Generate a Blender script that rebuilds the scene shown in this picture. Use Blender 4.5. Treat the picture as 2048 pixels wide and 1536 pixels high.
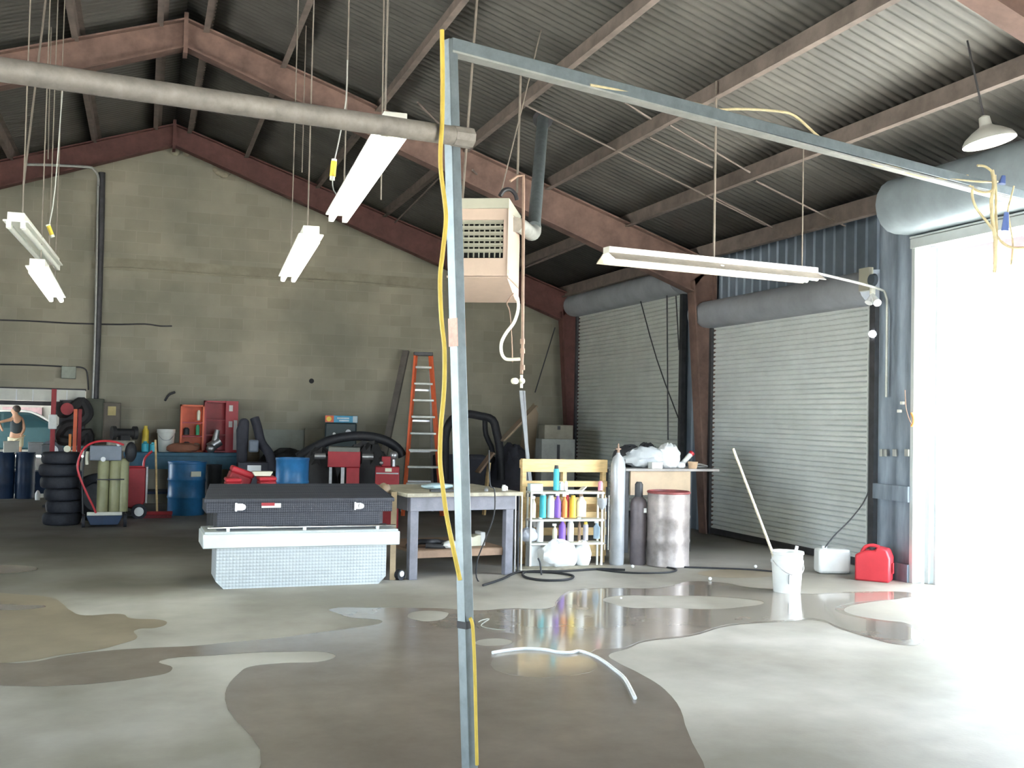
import bpy, bmesh, math, random
from mathutils import Vector, Matrix
random.seed(7)
PI = math.pi
for o in list(bpy.data.objects): bpy.data.objects.remove(o)
SC = bpy.context.scene
COL = SC.collection

# ------------------------------------------------------------------ camera
FPX, YAW, PITCH, ROLL, H = 2100.0, math.radians(19.31), math.radians(1.83), math.radians(1.22), 1.6
fwd = Vector((math.sin(YAW)*math.cos(PITCH), math.cos(YAW)*math.cos(PITCH), math.sin(PITCH)))
r0 = Vector((math.cos(YAW), -math.sin(YAW), 0)); u0 = r0.cross(fwd)
rgt = r0*math.cos(ROLL) + u0*math.sin(ROLL); upv = -r0*math.sin(ROLL) + u0*math.cos(ROLL)
EYE = Vector((0, 0, H))
cd = bpy.data.cameras.new('camera'); cam = bpy.data.objects.new('camera', cd); COL.objects.link(cam)
cam.matrix_world = Matrix(((rgt.x, upv.x, -fwd.x, EYE.x), (rgt.y, upv.y, -fwd.y, EYE.y), (rgt.z, upv.z, -fwd.z, EYE.z), (0, 0, 0, 1)))
cd.sensor_width = 36; cd.lens = FPX/2048*36; cd.clip_start = .05; cd.clip_end = 500
SC.camera = cam

# ------------------------------------------------------------------ world, sun, exposure
SC.view_settings.view_transform = 'Standard'; SC.view_settings.look = 'None'
SC.view_settings.gamma = 1; SC.view_settings.use_curve_mapping = False
SC.view_settings.exposure = 2.3
wd = bpy.data.worlds.new('sky'); SC.world = wd; wd.use_nodes = True
wn = wd.node_tree.nodes['Background']; wn.inputs[0].default_value = (.74, .88, 1, 1); wn.inputs[1].default_value = 4.2
sd = bpy.data.lights.new('sun', 'SUN'); sd.energy = 30; sd.angle = .02; sd.color = (1, .96, .9)
so = bpy.data.objects.new('sun', sd); COL.objects.link(so)
so.rotation_euler = Vector((.30, -.50, 1)).to_track_quat('Z', 'Y').to_euler()
def portal(name, loc, rot, sx, sy):
    l = bpy.data.lights.new(name, 'AREA'); l.shape = 'RECTANGLE'; l.size = sx; l.size_y = sy
    l.cycles.is_portal = True
    o = bpy.data.objects.new(name, l); COL.objects.link(o); o.location = loc; o.rotation_euler = rot
portal('door_portal', (7.6, 6.6, 1.7), (PI/2, 0, PI/2), 4.4, 3.4)
portal('rear_portal', (3.2, -4.1, 1.6), (PI/2, 0, PI), 3.2, 3.2)
portal('left_portal', (-7.15, 5.2, 1.7), (PI/2, 0, -PI/2), 4.6, 3.4)

# ------------------------------------------------------------------ pixel -> place helpers (2048 x 1536 frame)
def ray(x, y): return rgt*((x-1024)/FPX) - upv*((y-768)/FPX) + fwd
def hit(x, y, ax, v):
    d = ray(x, y); return EYE + d*((v-EYE[ax])/d[ax])
def G(x, y): return hit(x, y, 2, 0)            # point of the floor
def at(x, y, Y): return hit(x, y, 1, Y)        # point at a given depth along the building
def rw(x, y, X=7.48): return hit(x, y, 0, X)   # point on a plane along the right wall
def mpp(P): return (Vector(P)-EYE).dot(fwd)/FPX
def face(x, y): return math.atan2(-x, y)
def fit(xl, xr, yt, yb, Y=None):
    xc = (xl+xr)/2
    b = G(xc, yb) if Y is None else at(xc, yb, Y)
    m = mpp(b); return b.x, b.y, b.z, m*(xr-xl), m*(yb-yt)

# ------------------------------------------------------------------ mesh builder
class B:
    def __init__(s): s.bm = bmesh.new()
    def _m(s, verts, M):
        for v in verts: v.co = M @ v.co
    def box(s, c, d, rz=0, rx=0, ry=0):
        r = bmesh.ops.create_cube(s.bm, size=1)['verts']
        M = Matrix.Translation(c) @ Matrix.Rotation(rz, 4, 'Z') @ Matrix.Rotation(ry, 4, 'Y') @ Matrix.Rotation(rx, 4, 'X') @ Matrix.Diagonal((*d, 1))
        s._m(r, M); return s
    def bar(s, a, b, w, h=None, roll=0):
        a = Vector(a); b = Vector(b); d = b-a
        r = bmesh.ops.create_cube(s.bm, size=1)['verts']
        M = Matrix.Translation((a+b)/2) @ d.to_track_quat('Z', 'Y').to_matrix().to_4x4() @ Matrix.Rotation(roll, 4, 'Z') @ Matrix.Diagonal((w, h or w, d.length, 1))
        s._m(r, M); return s
    def cyl(s, a, b, r, r2=None, n=20, caps=True):
        a = Vector(a); b = Vector(b); d = b-a
        v = bmesh.ops.create_cone(s.bm, cap_ends=caps, segments=n, radius1=r, radius2=r if r2 is None else r2, depth=d.length)['verts']
        s._m(v, Matrix.Translation((a+b)/2) @ d.to_track_quat('Z', 'Y').to_matrix().to_4x4()); return s
    def ball(s, c, r, sc=(1, 1, 1), n=14):
        v = bmesh.ops.create_uvsphere(s.bm, u_segments=n, v_segments=max(6, n//2+2), radius=r)['verts']
        s._m(v, Matrix.Translation(c) @ Matrix.Diagonal((*sc, 1))); return s
    def lathe(s, prof, c=(0, 0, 0), n=24, M=None):
        c = Vector(c); rings = []
        for r, z in prof:
            ring = []
            for i in range(n):
                a = 2*PI*i/n; p = Vector((r*math.cos(a), r*math.sin(a), z))
                if M: p = M @ p
                ring.append(s.bm.verts.new(p+c))
            rings.append(ring)
        for A, Bq in zip(rings, rings[1:]):
            for i in range(n): s.bm.faces.new((A[i], A[(i+1) % n], Bq[(i+1) % n], Bq[i]))
        if prof[0][0] > 1e-4: s.bm.faces.new(rings[0][::-1])
        if prof[-1][0] > 1e-4: s.bm.faces.new(rings[-1])
        return s
    def prism(s, pts, a, b, axis='Y'):           # polygon pts in the two other axes, from a to b along axis
        def P(u, v, w): return {'Y': (u, w, v), 'X': (w, u, v), 'Z': (u, v, w)}[axis]
        A = [s.bm.verts.new(P(u, v, a)) for u, v in pts]; Bv = [s.bm.verts.new(P(u, v, b)) for u, v in pts]
        n = len(pts)
        for i in range(n): s.bm.faces.new((A[i], A[(i+1) % n], Bv[(i+1) % n], Bv[i]))
        s.bm.faces.new(A[::-1]); s.bm.faces.new(Bv); return s
    def tube(s, pts, r, n=8, smooth=4):
        pts = [Vector(p) for p in pts]
        if smooth and len(pts) > 2:
            q = []
            for i in range(len(pts)-1):
                p0 = pts[max(i-1, 0)]; p1 = pts[i]; p2 = pts[i+1]; p3 = pts[min(i+2, len(pts)-1)]
                for k in range(smooth):
                    t = k/smooth
                    q.append(.5*((2*p1)+(-p0+p2)*t+(2*p0-5*p1+4*p2-p3)*t*t+(-p0+3*p1-3*p2+p3)*t**3))
            q.append(pts[-1]); pts = q
        rings = []; up = Vector((0, 0, 1))
        for i, p in enumerate(pts):
            t = (pts[min(i+1, len(pts)-1)]-pts[max(i-1, 0)]).normalized()
            if abs(t.dot(up)) > .95: up = Vector((1, 0, 0)) if abs(t.x) < .9 else Vector((0, 1, 0))
            a = t.cross(up).normalized(); b = a.cross(t); up = b
            rings.append([s.bm.verts.new(p+(a*math.cos(2*PI*k/n)+b*math.sin(2*PI*k/n))*r) for k in range(n)])
        for A, Bq in zip(rings, rings[1:]):
            for i in range(n): s.bm.faces.new((A[i], A[(i+1) % n], Bq[(i+1) % n], Bq[i]))
        s.bm.faces.new(rings[0][::-1]); s.bm.faces.new(rings[-1]); return s
    def strip(s, prof, a, b, axis='Y', th=0):     # open profile extruded
        def P(u, v, w): return {'Y': (u, w, v), 'X': (w, u, v), 'Z': (u, v, w)}[axis]
        A = [s.bm.verts.new(P(u, v, a)) for u, v in prof]; Bv = [s.bm.verts.new(P(u, v, b)) for u, v in prof]
        for i in range(len(prof)-1): s.bm.faces.new((A[i], A[i+1], Bv[i+1], Bv[i]))
        return s

def obj(name, b, m, parent=None, loc=None, rz=0, bev=0, label=None):
    bmesh.ops.recalc_face_normals(b.bm, faces=b.bm.faces)
    me = bpy.data.meshes.new(name); b.bm.to_mesh(me); b.bm.free()
    for p in me.polygons: p.use_smooth = True
    me.set_sharp_from_angle(angle=math.radians(38))
    me.materials.append(m)
    o = bpy.data.objects.new(name, me); COL.objects.link(o)
    if parent: o.parent = parent
    if loc is not None: o.location = loc
    o.rotation_euler.z = rz
    if bev:
        md = o.modifiers.new('bevel', 'BEVEL'); md.width = bev; md.segments = 2; md.limit_method = 'ANGLE'; md.angle_limit = .7
    if label: o['label'] = label
    return o
def tag(o, label, cat, group=None, kind=None):
    o['label'] = label; o['category'] = cat
    if group: o['group'] = group
    if kind: o['kind'] = kind
    return o
def thing(name, label, cat, loc=(0, 0, 0), rz=0, group=None):
    o = bpy.data.objects.new(name, None); COL.objects.link(o); o.location = loc; o.rotation_euler.z = rz
    o.empty_display_size = .1
    return tag(o, label, cat, group)
def dup(o, loc, rz=None, label=None, parent=None, group=None):
    r = o.copy(); COL.objects.link(r)
    if parent: r.parent = parent
    else:
        r.location = loc
        if rz is not None: r.rotation_euler.z = rz
        if label: r['label'] = label
        if group: r['group'] = group
    for ch in list(o.children): dup(ch, None, parent=r)
    return r
def struct(name, b, m, bev=0):
    o = obj(name, b, m, bev=bev); o['kind'] = 'structure'; return o

# ------------------------------------------------------------------ materials
def mat(name, col, rough=.6, metal=0, var=.18, scale=6, bump=0, bscale=60, emit=0, spec=.5, ecol=None, stretch=None, rvar=0):
    m = bpy.data.materials.new(name); m.use_nodes = True; nt = m.node_tree; N = nt.nodes; L = nt.links
    p = N['Principled BSDF']; p.inputs['Roughness'].default_value = rough; p.inputs['Metallic'].default_value = metal
    p.inputs['Specular IOR Level'].default_value = spec
    tc = N.new('ShaderNodeTexCoord'); mp = N.new('ShaderNodeMapping'); L.new(tc.outputs['Object'], mp.inputs[0])
    if stretch: mp.inputs['Scale'].default_value = stretch
    nz = N.new('ShaderNodeTexNoise'); nz.inputs['Scale'].default_value = scale; nz.inputs['Detail'].default_value = 6; nz.inputs['Roughness'].default_value = .65
    L.new(mp.outputs[0], nz.inputs['Vector'])
    cr = N.new('ShaderNodeValToRGB'); c = Vector(col)
    cr.color_ramp.elements[0].position = .3; cr.color_ramp.elements[1].position = .72
    cr.color_ramp.elements[0].color = (*(c*(1-var)), 1); cr.color_ramp.elements[1].color = (*[min(1, q*(1+var)) for q in c], 1)
    L.new(nz.outputs[0], cr.inputs[0]); L.new(cr.outputs[0], p.inputs['Base Color'])
    if bump:
        n2 = N.new('ShaderNodeTexNoise'); n2.inputs['Scale'].default_value = bscale; L.new(mp.outputs[0], n2.inputs['Vector'])
        bp = N.new('ShaderNodeBump'); bp.inputs['Strength'].default_value = bump; bp.inputs['Distance'].default_value = .01
        L.new(n2.outputs[0], bp.inputs['Height']); L.new(bp.outputs[0], p.inputs['Normal'])
    if rvar:
        mr = N.new('ShaderNodeMapRange'); mr.inputs[3].default_value = max(.02, rough-rvar); mr.inputs[4].default_value = rough+rvar
        L.new(nz.outputs[0], mr.inputs[0]); L.new(mr.outputs[0], p.inputs['Roughness'])
    if emit:
        p.inputs['Emission Color'].default_value = (*(ecol or col), 1); p.inputs['Emission Strength'].default_value = emit
    return m
def plate_mat(name, col, rough, metal, sc=70):
    m = mat(name, col, rough, metal, .08, 3); nt = m.node_tree; N = nt.nodes; L = nt.links; p = N['Principled BSDF']
    tc = N.new('ShaderNodeTexCoord'); mp = N.new('ShaderNodeMapping'); mp.inputs['Rotation'].default_value = (0, PI/4, 0)
    L.new(tc.outputs['Object'], mp.inputs[0])
    ck = N.new('ShaderNodeTexChecker'); ck.inputs['Scale'].default_value = sc; L.new(tc.outputs['Object'], ck.inputs['Vector'])
    ck.inputs[1].default_value = (1, 1, 1, 1); ck.inputs[2].default_value = (0, 0, 0, 1)
    vo = N.new('ShaderNodeTexVoronoi'); vo.inputs['Scale'].default_value = sc*.8; vo.inputs['Randomness'].default_value = 0; L.new(tc.outputs['Object'], vo.inputs['Vector'])
    bp = N.new('ShaderNodeBump'); bp.inputs['Strength'].default_value = .9; bp.inputs['Distance'].default_value = .006; bp.invert = True
    L.new(vo.outputs['Distance'], bp.inputs['Height']); L.new(bp.outputs[0], p.inputs['Normal']); return m

M = {}
M['white_enamel'] = mat('white_enamel', (.72, .72, .66), .45, 0, .08)
M['tube_lit'] = mat('tube_lit', (1, 1, .9), .3, 0, 0, emit=5, ecol=(.95, 1, .78))
M['tube_dim'] = mat('tube_dim', (1, 1, .9), .3, 0, 0, emit=2.6, ecol=(.97, 1, .84))
M['tube_off'] = mat('tube_off', (.78, .80, .74), .25, 0, .04)
M['galv'] = mat('galvanised_steel', (.20, .235, .25), .45, .55, .18, 14)
M['galv_light'] = mat('galvanised_conduit', (.42, .43, .40), .45, .4, .15, 14)
M['dropper'] = mat('dusty_rod', (.20, .17, .14), .7, 0, .2, 10)
M['wet'] = mat('wet_concrete', (.20, .17, .145), .22, 0, .18, 1.5, spec=.6, rvar=.1)
M['rust_pipe'] = mat('weathered_pipe', (.27, .24, .21), .62, .15, .25, 18)
M['yellow_cord'] = mat('yellow_cord', (.58, .42, .07), .5, 0, .15, 12)
M['tan_cord'] = mat('tan_cord', (.62, .52, .30), .6, 0, .2, 20)
M['black_rubber'] = mat('black_rubber', (.02, .02, .024), .6, 0, .3, 20)
M['tyre'] = mat('tyre_rubber', (.022, .024, .034), .7, 0, .35, 14, bump=.3)
M['black_steel'] = mat('black_paint', (.022, .024, .034), .45, 0, .2)
M['dark_steel'] = mat('dark_steel', (.06, .06, .065), .55, .3, .3)
M['steel'] = mat('bare_steel', (.45, .45, .46), .35, .8, .15, 16)
M['chrome'] = mat('chrome', (.8, .8, .82), .12, 1, .03)
M['red_oxide'] = mat('red_oxide_primer', (.115, .045, .038), .7, 0, .3, 5)
M['red_oxide_dusty'] = mat('dusty_primer', (.165, .10, .08), .75, 0, .4, 3)
M['purlin'] = mat('dusty_purlin', (.18, .145, .125), .75, 0, .3, 4)
M['red'] = mat('red_paint', (.36, .02, .03), .45, 0, .15)
M['red_plastic'] = mat('red_plastic', (.58, .035, .05), .4, 0, .08)
M['orange_red'] = mat('orange_red_paint', (.75, .14, .05), .45, 0, .12)
M['blue_drum'] = mat('blue_drum_paint', (.025, .17, .40), .4, 0, .3, 4)
M['blue_dark'] = mat('dark_blue_paint', (.012, .035, .09), .45, 0, .3, 4)
M['blue_bench'] = mat('blue_bench_paint', (.03, .12, .19), .5, 0, .25)
M['teal'] = mat('teal_plastic', (.05, .48, .60), .4, 0, .1)
M['wood'] = mat('pale_pine', (.74, .53, .26), .65, 0, .2, 5, stretch=(1, 1, 6), bump=.1)
M['ply'] = mat('plywood', (.62, .48, .34), .65, 0, .15, 3)
M['grey_wood'] = mat('grey_painted_wood', (.20, .20, .24), .6, 0, .25, 6)
M['bench_top'] = mat('worn_bench_top', (.36, .33, .26), .6, 0, .35, 9)
M['brown_wood'] = mat('brown_wood', (.28, .18, .12), .65, 0, .25, 6)
M['cardboard'] = mat('cardboard', (.33, .25, .17), .8, 0, .12, 3)
M['white_plastic'] = mat('white_plastic', (.82, .84, .84), .35, 0, .05)
M['bag'] = mat('white_plastic_bag', (.86, .88, .90), .35, 0, .06, 8, bump=.8, bscale=14)
M['grey_plastic'] = mat('grey_plastic', (.19, .22, .27), .45, 0, .12)
M['olive'] = mat('olive_cylinder', (.31, .31, .17), .4, 0, .15)
M['heater'] = mat('beige_enamel', (.55, .42, .34), .42, 0, .1, 3)
M['heater_top'] = mat('grey_green_enamel', (.42, .41, .33), .42, 0, .08, 3)
M['dark_int'] = mat('dark_interior', (.02, .02, .02), .8, 0, .1)
M['gas_grey'] = mat('grey_cylinder_paint', (.42, .44, .47), .38, .2, .12)
M['gas_brown'] = mat('brown_cylinder_paint', (.14, .12, .13), .45, .2, .25)
M['drum_grey'] = mat('dirty_drum_steel', (.36, .32, .31), .42, .35, .55, 3, rvar=.1)
M['drum_red'] = mat('red_rim', (.25, .06, .06), .5, 0, .7, 5)
M['cylinder_cap'] = mat('rusty_valve', (.30, .20, .15), .6, .3, .3)
M['alu_plate'] = plate_mat('aluminium_tread_plate', (.50, .54, .56), .45, .3, 42)
M['alu'] = mat('smooth_aluminium', (.58, .62, .62), .42, .3, .06)
M['black_plate'] = plate_mat('black_tread_plate', (.045, .048, .062), .48, .1, 60)
M['hood'] = mat('grey_blue_hood', (.27, .32, .35), .42, .1, .15, 3)
M['hood_red'] = mat('rust_blotched_hood', (.33, .35, .38), .5, .05, .2, 2)
M['slat'] = mat('grey_slat', (.60, .62, .58), .5, .05, .10, 2)
M['slat_near'] = mat('pale_slat', (.66, .69, .68), .5, .05, .10, 2)
M['stain'] = mat('damp_concrete', (.24, .20, .15), .5, 0, .22, 2, spec=.5, rvar=.08)
M['water'] = mat('shallow_water', (.25, .22, .19), .10, 0, .15, 1.5, spec=1)
M['purple'] = mat('purple_plastic', (.25, .12, .60), .4, 0, .08)
M['orange'] = mat('orange_plastic', (.85, .32, .08), .45, 0, .1)
M['yellow'] = mat('yellow_plastic', (.85, .62, .08), .4, 0, .1)
M['cream'] = mat('cream_plastic', (.80, .78, .62), .5, 0, .08)
M['pink'] = mat('pink_plastic', (.85, .30, .42), .4, 0, .08)
M['skin'] = mat('skin', (.48, .27, .17), .6, 0, .05)
M['hair'] = mat('dark_hair', (.03, .02, .015), .7, 0, .2)
M['shirt'] = mat('black_cloth', (.02, .03, .035), .8, 0, .1)
M['khaki'] = mat('khaki_cloth', (.55, .48, .32), .8, 0, .1)
M['car_paint'] = mat('teal_car_paint', (.06, .13, .14), .18, .3, .05)
M['car_glass'] = mat('tinted_glass', (.02, .06, .07), .05, 0, .05, spec=1)
M['green'] = mat('green_plastic', (.04, .35, .16), .45, 0, .1)
M['bronze'] = mat('sooty_black', (.03, .028, .028), .7, 0, .3)
M['seat_cloth'] = mat('charcoal_cloth', (.05, .05, .065), .8, 0, .2)

def floor_mat():
    m = mat('worn_concrete', (.46, .445, .42), .62, 0, .17, .9, bump=.08, bscale=45); nt = m.node_tree; N = nt.nodes; L = nt.links
    p = N['Principled BSDF']; base = p.inputs['Base Color'].links[0].from_socket
    tc = N.new('ShaderNodeTexCoord')
    n2 = N.new('ShaderNodeTexNoise'); n2.inputs['Scale'].default_value = .42; n2.inputs['Detail'].default_value = 9; L.new(tc.outputs['Object'], n2.inputs['Vector'])
    r2 = N.new('ShaderNodeValToRGB'); r2.color_ramp.elements[0].position = .42; r2.color_ramp.elements[1].position = .60
    r2.color_ramp.elements[0].color = (.52, .50, .46, 1); r2.color_ramp.elements[1].color = (1, 1, 1, 1); L.new(n2.outputs[0], r2.inputs[0])
    mx = N.new('ShaderNodeMix'); mx.data_type = 'RGBA'; mx.blend_type = 'MULTIPLY'; mx.inputs[0].default_value = 1
    L.new(base, mx.inputs[6]); L.new(r2.outputs[0], mx.inputs[7])
    # floor colour darkens towards the far end, with a noisy edge
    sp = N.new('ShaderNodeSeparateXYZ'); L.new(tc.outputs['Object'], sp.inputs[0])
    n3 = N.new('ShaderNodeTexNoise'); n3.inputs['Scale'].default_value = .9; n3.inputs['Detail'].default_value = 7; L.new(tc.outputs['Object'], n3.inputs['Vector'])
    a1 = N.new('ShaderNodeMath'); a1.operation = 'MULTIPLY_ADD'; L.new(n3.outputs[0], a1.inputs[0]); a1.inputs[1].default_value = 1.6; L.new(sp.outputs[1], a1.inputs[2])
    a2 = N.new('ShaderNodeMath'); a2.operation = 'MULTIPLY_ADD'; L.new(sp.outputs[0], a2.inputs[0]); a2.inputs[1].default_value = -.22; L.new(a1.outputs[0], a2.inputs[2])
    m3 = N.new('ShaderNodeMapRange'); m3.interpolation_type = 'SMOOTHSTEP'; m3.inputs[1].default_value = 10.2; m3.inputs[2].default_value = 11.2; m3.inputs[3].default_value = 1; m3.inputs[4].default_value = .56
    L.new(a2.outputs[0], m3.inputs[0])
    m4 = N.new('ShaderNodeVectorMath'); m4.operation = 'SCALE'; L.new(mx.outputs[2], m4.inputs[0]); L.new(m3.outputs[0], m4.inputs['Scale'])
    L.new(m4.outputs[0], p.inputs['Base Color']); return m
def block_mat():
    m = bpy.data.materials.new('concrete_block'); m.use_nodes = True; nt = m.node_tree; N = nt.nodes; L = nt.links; p = N['Principled BSDF']
    p.inputs['Roughness'].default_value = .85
    tc = N.new('ShaderNodeTexCoord'); sp = N.new('ShaderNodeSeparateXYZ'); cb = N.new('ShaderNodeCombineXYZ')
    L.new(tc.outputs['Object'], sp.inputs[0]); L.new(sp.outputs[0], cb.inputs[0]); L.new(sp.outputs[2], cb.inputs[1])
    br = N.new('ShaderNodeTexBrick'); L.new(cb.outputs[0], br.inputs['Vector'])
    br.inputs['Scale'].default_value = 1; br.inputs['Brick Width'].default_value = .406; br.inputs['Row Height'].default_value = .203
    br.inputs['Mortar Size'].default_value = .008; br.inputs['Mortar Smooth'].default_value = .3; br.inputs['Bias'].default_value = -.1
    br.inputs['Color1'].default_value = (.30, .288, .235, 1); br.inputs['Color2'].default_value = (.345, .33, .275, 1); br.inputs['Mortar'].default_value = (.345, .325, .27, 1)
    nz = N.new('ShaderNodeTexNoise'); nz.inputs['Scale'].default_value = .8; nz.inputs['Detail'].default_value = 8; L.new(tc.outputs['Object'], nz.inputs['Vector'])
    cr = N.new('ShaderNodeValToRGB'); cr.color_ramp.elements[0].color = (.80, .80, .76, 1); cr.color_ramp.elements[1].color = (1.25, 1.2, 1.12, 1)
    cr.color_ramp.elements[0].position = .35; cr.color_ramp.elements[1].position = .68; L.new(nz.outputs[0], cr.inputs[0])
    mx = N.new('ShaderNodeMix'); mx.data_type = 'RGBA'; mx.blend_type = 'MULTIPLY'; mx.inputs[0].default_value = 1
    L.new(br.outputs[0], mx.inputs[6]); L.new(cr.outputs[0], mx.inputs[7]); L.new(mx.outputs[2], p.inputs['Base Color'])
    bp = N.new('ShaderNodeBump'); bp.inputs['Strength'].default_value = .35; bp.inputs['Distance'].default_value = .006; bp.invert = True
    L.new(br.outputs['Fac'], bp.inputs['Height']); L.new(bp.outputs[0], p.inputs['Normal']); return m
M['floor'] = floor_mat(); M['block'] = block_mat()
M['beam_conc'] = mat('bond_beam_concrete', (.30, .28, .21), .85, 0, .2, 3)
M['mortar'] = mat('rough_mortar', (.42, .38, .28), .9, 0, .2, 8, bump=.6)
M['roof'] = mat('sooty_corrugated_roof', (.115, .11, .098), .5, .15, .3, 1.2)
M['wall_metal'] = mat('hazed_slate_wall_sheet', (.17, .21, .26), .5, .1, .2, 2)  # slate lifted lighter and bluer to stand in for glare haze
M['wall_scuffed'] = mat('scuffed_hazed_sheet', (.21, .255, .31), .5, .05, .4, 2.5, stretch=(1, 3, .5))  # scuffed sheet, lifted further: doorway glare haze put into its colour
M['asphalt'] = mat('sunlit_concrete_apron', (.55, .54, .50), .9, 0, .1, 1)
M['far_wall'] = mat('pale_stucco', (.65, .62, .55), .9, 0, .1, 1)
M['canopy'] = mat('pink_canopy_beam', (.17, .07, .075), .6, 0, .1)

# ------------------------------------------------------------------ setting
XR, XL, YF, YN = 7.8, -7.1, 19.1, -4.0
RX, RZ, SL = .35, 6.55, .337
def roof_z(x): return RZ - SL*abs(x-RX)
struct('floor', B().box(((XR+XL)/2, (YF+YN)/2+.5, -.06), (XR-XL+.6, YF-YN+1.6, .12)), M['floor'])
gr = obj('exterior_ground', B().box((0, 25, -.16), (240, 240, .06)), M['asphalt']); tag(gr, 'sunlit concrete yard outside the building', 'ground', kind='structure')
# corrugated roof, two slopes (ribs run down the slope)
def roof_half(side):
    b = B(); ribs = []; p = .115; n = int((YF-YN+1.2)/(p/4))
    xe = RX + side*7.65
    A = []; C = []
    for i in range(n+1):
        y = YN-.4+i*p/4; dz = .020*math.cos(2*PI*i/4+.6)
        A.append(b.bm.verts.new((RX, y, RZ+dz))); C.append(b.bm.verts.new((xe, y, roof_z(xe)+dz)))
    for i in range(n): b.bm.faces.new((A[i], A[i+1], C[i+1], C[i]))
    return b
for nm, s_ in (('ceiling', 1), ('ceiling_left_slope', -1)):
    o = struct(nm, roof_half(s_), M['roof'])
    md = o.modifiers.new('thick', 'SOLIDIFY'); md.thickness = .02; md.offset = 1 if s_ > 0 else -1
# far block wall with the open bay at the left
OX0, OX1, OZ = -5.4, at(170, 850, YF).x, 1.93
b = B()
b.prism([(OX1, -.02), (XR, -.02), (XR, roof_z(XR)), (RX, RZ), (OX1, roof_z(OX1))], YF, YF+.2)
b.prism([(OX0, OZ), (OX1, OZ), (OX1, roof_z(OX1)), (OX0, roof_z(OX0))], YF, YF+.2)
b.prism([(XL, -.02), (OX0, -.02), (OX0, roof_z(OX0)), (XL, roof_z(XL))], YF, YF+.2)
struct('wall_far', b, M['block'])
# bond beam course
zb = at(400, 550, YF).z
struct('trim_1', B().box(((XR-.9)/2, YF-.012, zb+.10), (XR+.9, .03, .205)), M['beam_conc'])
# mortar packing at the gable rafter
b = B()
for x, y, r in [(440, 345, .09), (447, 350, .08), (430, 325, .08), (434, 340, .08), (455, 346, .06), (425, 318, .07), (350, 305, .08), (372, 308, .06), (400, 312, .06)]:
    P = at(x, y, YF); b.ball((P.x, YF-.02, P.z), r, (1, .5, .8), 10)
struct('trim_2', b, M['mortar'])
# left, near walls (beside and behind the camera), unseen doorways put in for daylight
struct('wall_left', B().prism([(YN, 0), (2.9, 0), (2.9, 3.4), (7.5, 3.4), (7.5, 0), (YF, 0), (YF, 4.05), (YN, 4.05)], XL-.2, XL, 'X'), M['block'])
b = B(); b.prism([(XL, 0), (1.6, 0), (1.6, 3.2), (4.8, 3.2), (4.8, 0), (XR, 0), (XR, roof_z(XR)), (RX, RZ), (XL, roof_z(XL))], YN-.2, YN)
struct('wall_near', b, M['block'])
# right wall: ribbed sheet
D2L, D2R, D2T = rw(1427, 900, 7.74).y, rw(1748, 800, 7.74).y, rw(1590, 631, 7.74).z
D1L, D1R, D1T = rw(1157, 800, 7.74).y, rw(1366, 700, 7.74).y, rw(1260, 610, 7.74).z
YJ, YS, ZJ = 8.83, rw(1757, 800).y, rw(1843, 506).z+.05
def ribbed(y0, y1, z0, z1, X, d=.02, p=.2):
    b = B(); n = max(1, int((y1-y0)/p)); pr = []
    for i in range(n):
        y = y0+i*(y1-y0)/n; w = (y1-y0)/n
        pr += [(X, y), (X, y+w*.55), (X-d, y+w*.65), (X-d, y+w*.9)]
    pr.append((X, y1)); pr += [(X+.05, y1), (X+.05, y0)]
    b.prism(pr, z0, z1, 'Z'); return b
struct('wall_right', ribbed(YS-.3, YF, 0, 4.05, XR), M['wall_metal'])
struct('wall_right_pier', ribbed(YJ, YS, 0, 4.0, 7.48), M['wall_scuffed'])
struct('wall_right_header', ribbed(4.3, YJ, ZJ, 4.1, 7.5), M['wall_metal'])
struct('wall_right_near', ribbed(YN, 4.3, 0, 4.1, 7.5), M['wall_metal'])
# pier ledge and battens
b = B(); z1 = rw(1790, 985).z
b.box((7.44, (YJ+YS)/2, z1), (.05, YS-YJ, .16)); b.box((7.44, (YJ+YS)/2, .09), (.05, YS-YJ, .18))
struct('trim_3', b, M['wall_scuffed'])
# door 3 frame
b = B(); b.box((7.50, YJ-.02, ZJ/2), (.12, .05, ZJ)); b.box((7.62, YJ-.10, ZJ/2), (.10, .06, ZJ))
b.box((7.46, (YJ+4.3)/2, ZJ+.05), (.09, YJ-4.3, .10)); b.box((7.43, (YJ+4.3)/2, ZJ+.115), (.05, YJ-4.3, .02))
b.box((7.75, YJ-.18, ZJ/2), (.3, .03, ZJ))
o = struct('door_3', b, M['alu'], .004)
b = B(); 
c = (7.22, ZJ+.42); pts = []
for k in range(9):
    a = PI/2+PI*k/8; pts.append((c[0]+.24*math.cos(a), c[1]+.28*math.sin(a)))
pts = [(7.46, c[1]+.28)]+pts+[(7.46, c[1]-.28)]
b.prism(pts, 4.4, rw(1786, 440, 7.2).y, 'Y'); obj('roller_hood', b, M['hood'], o)
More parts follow.
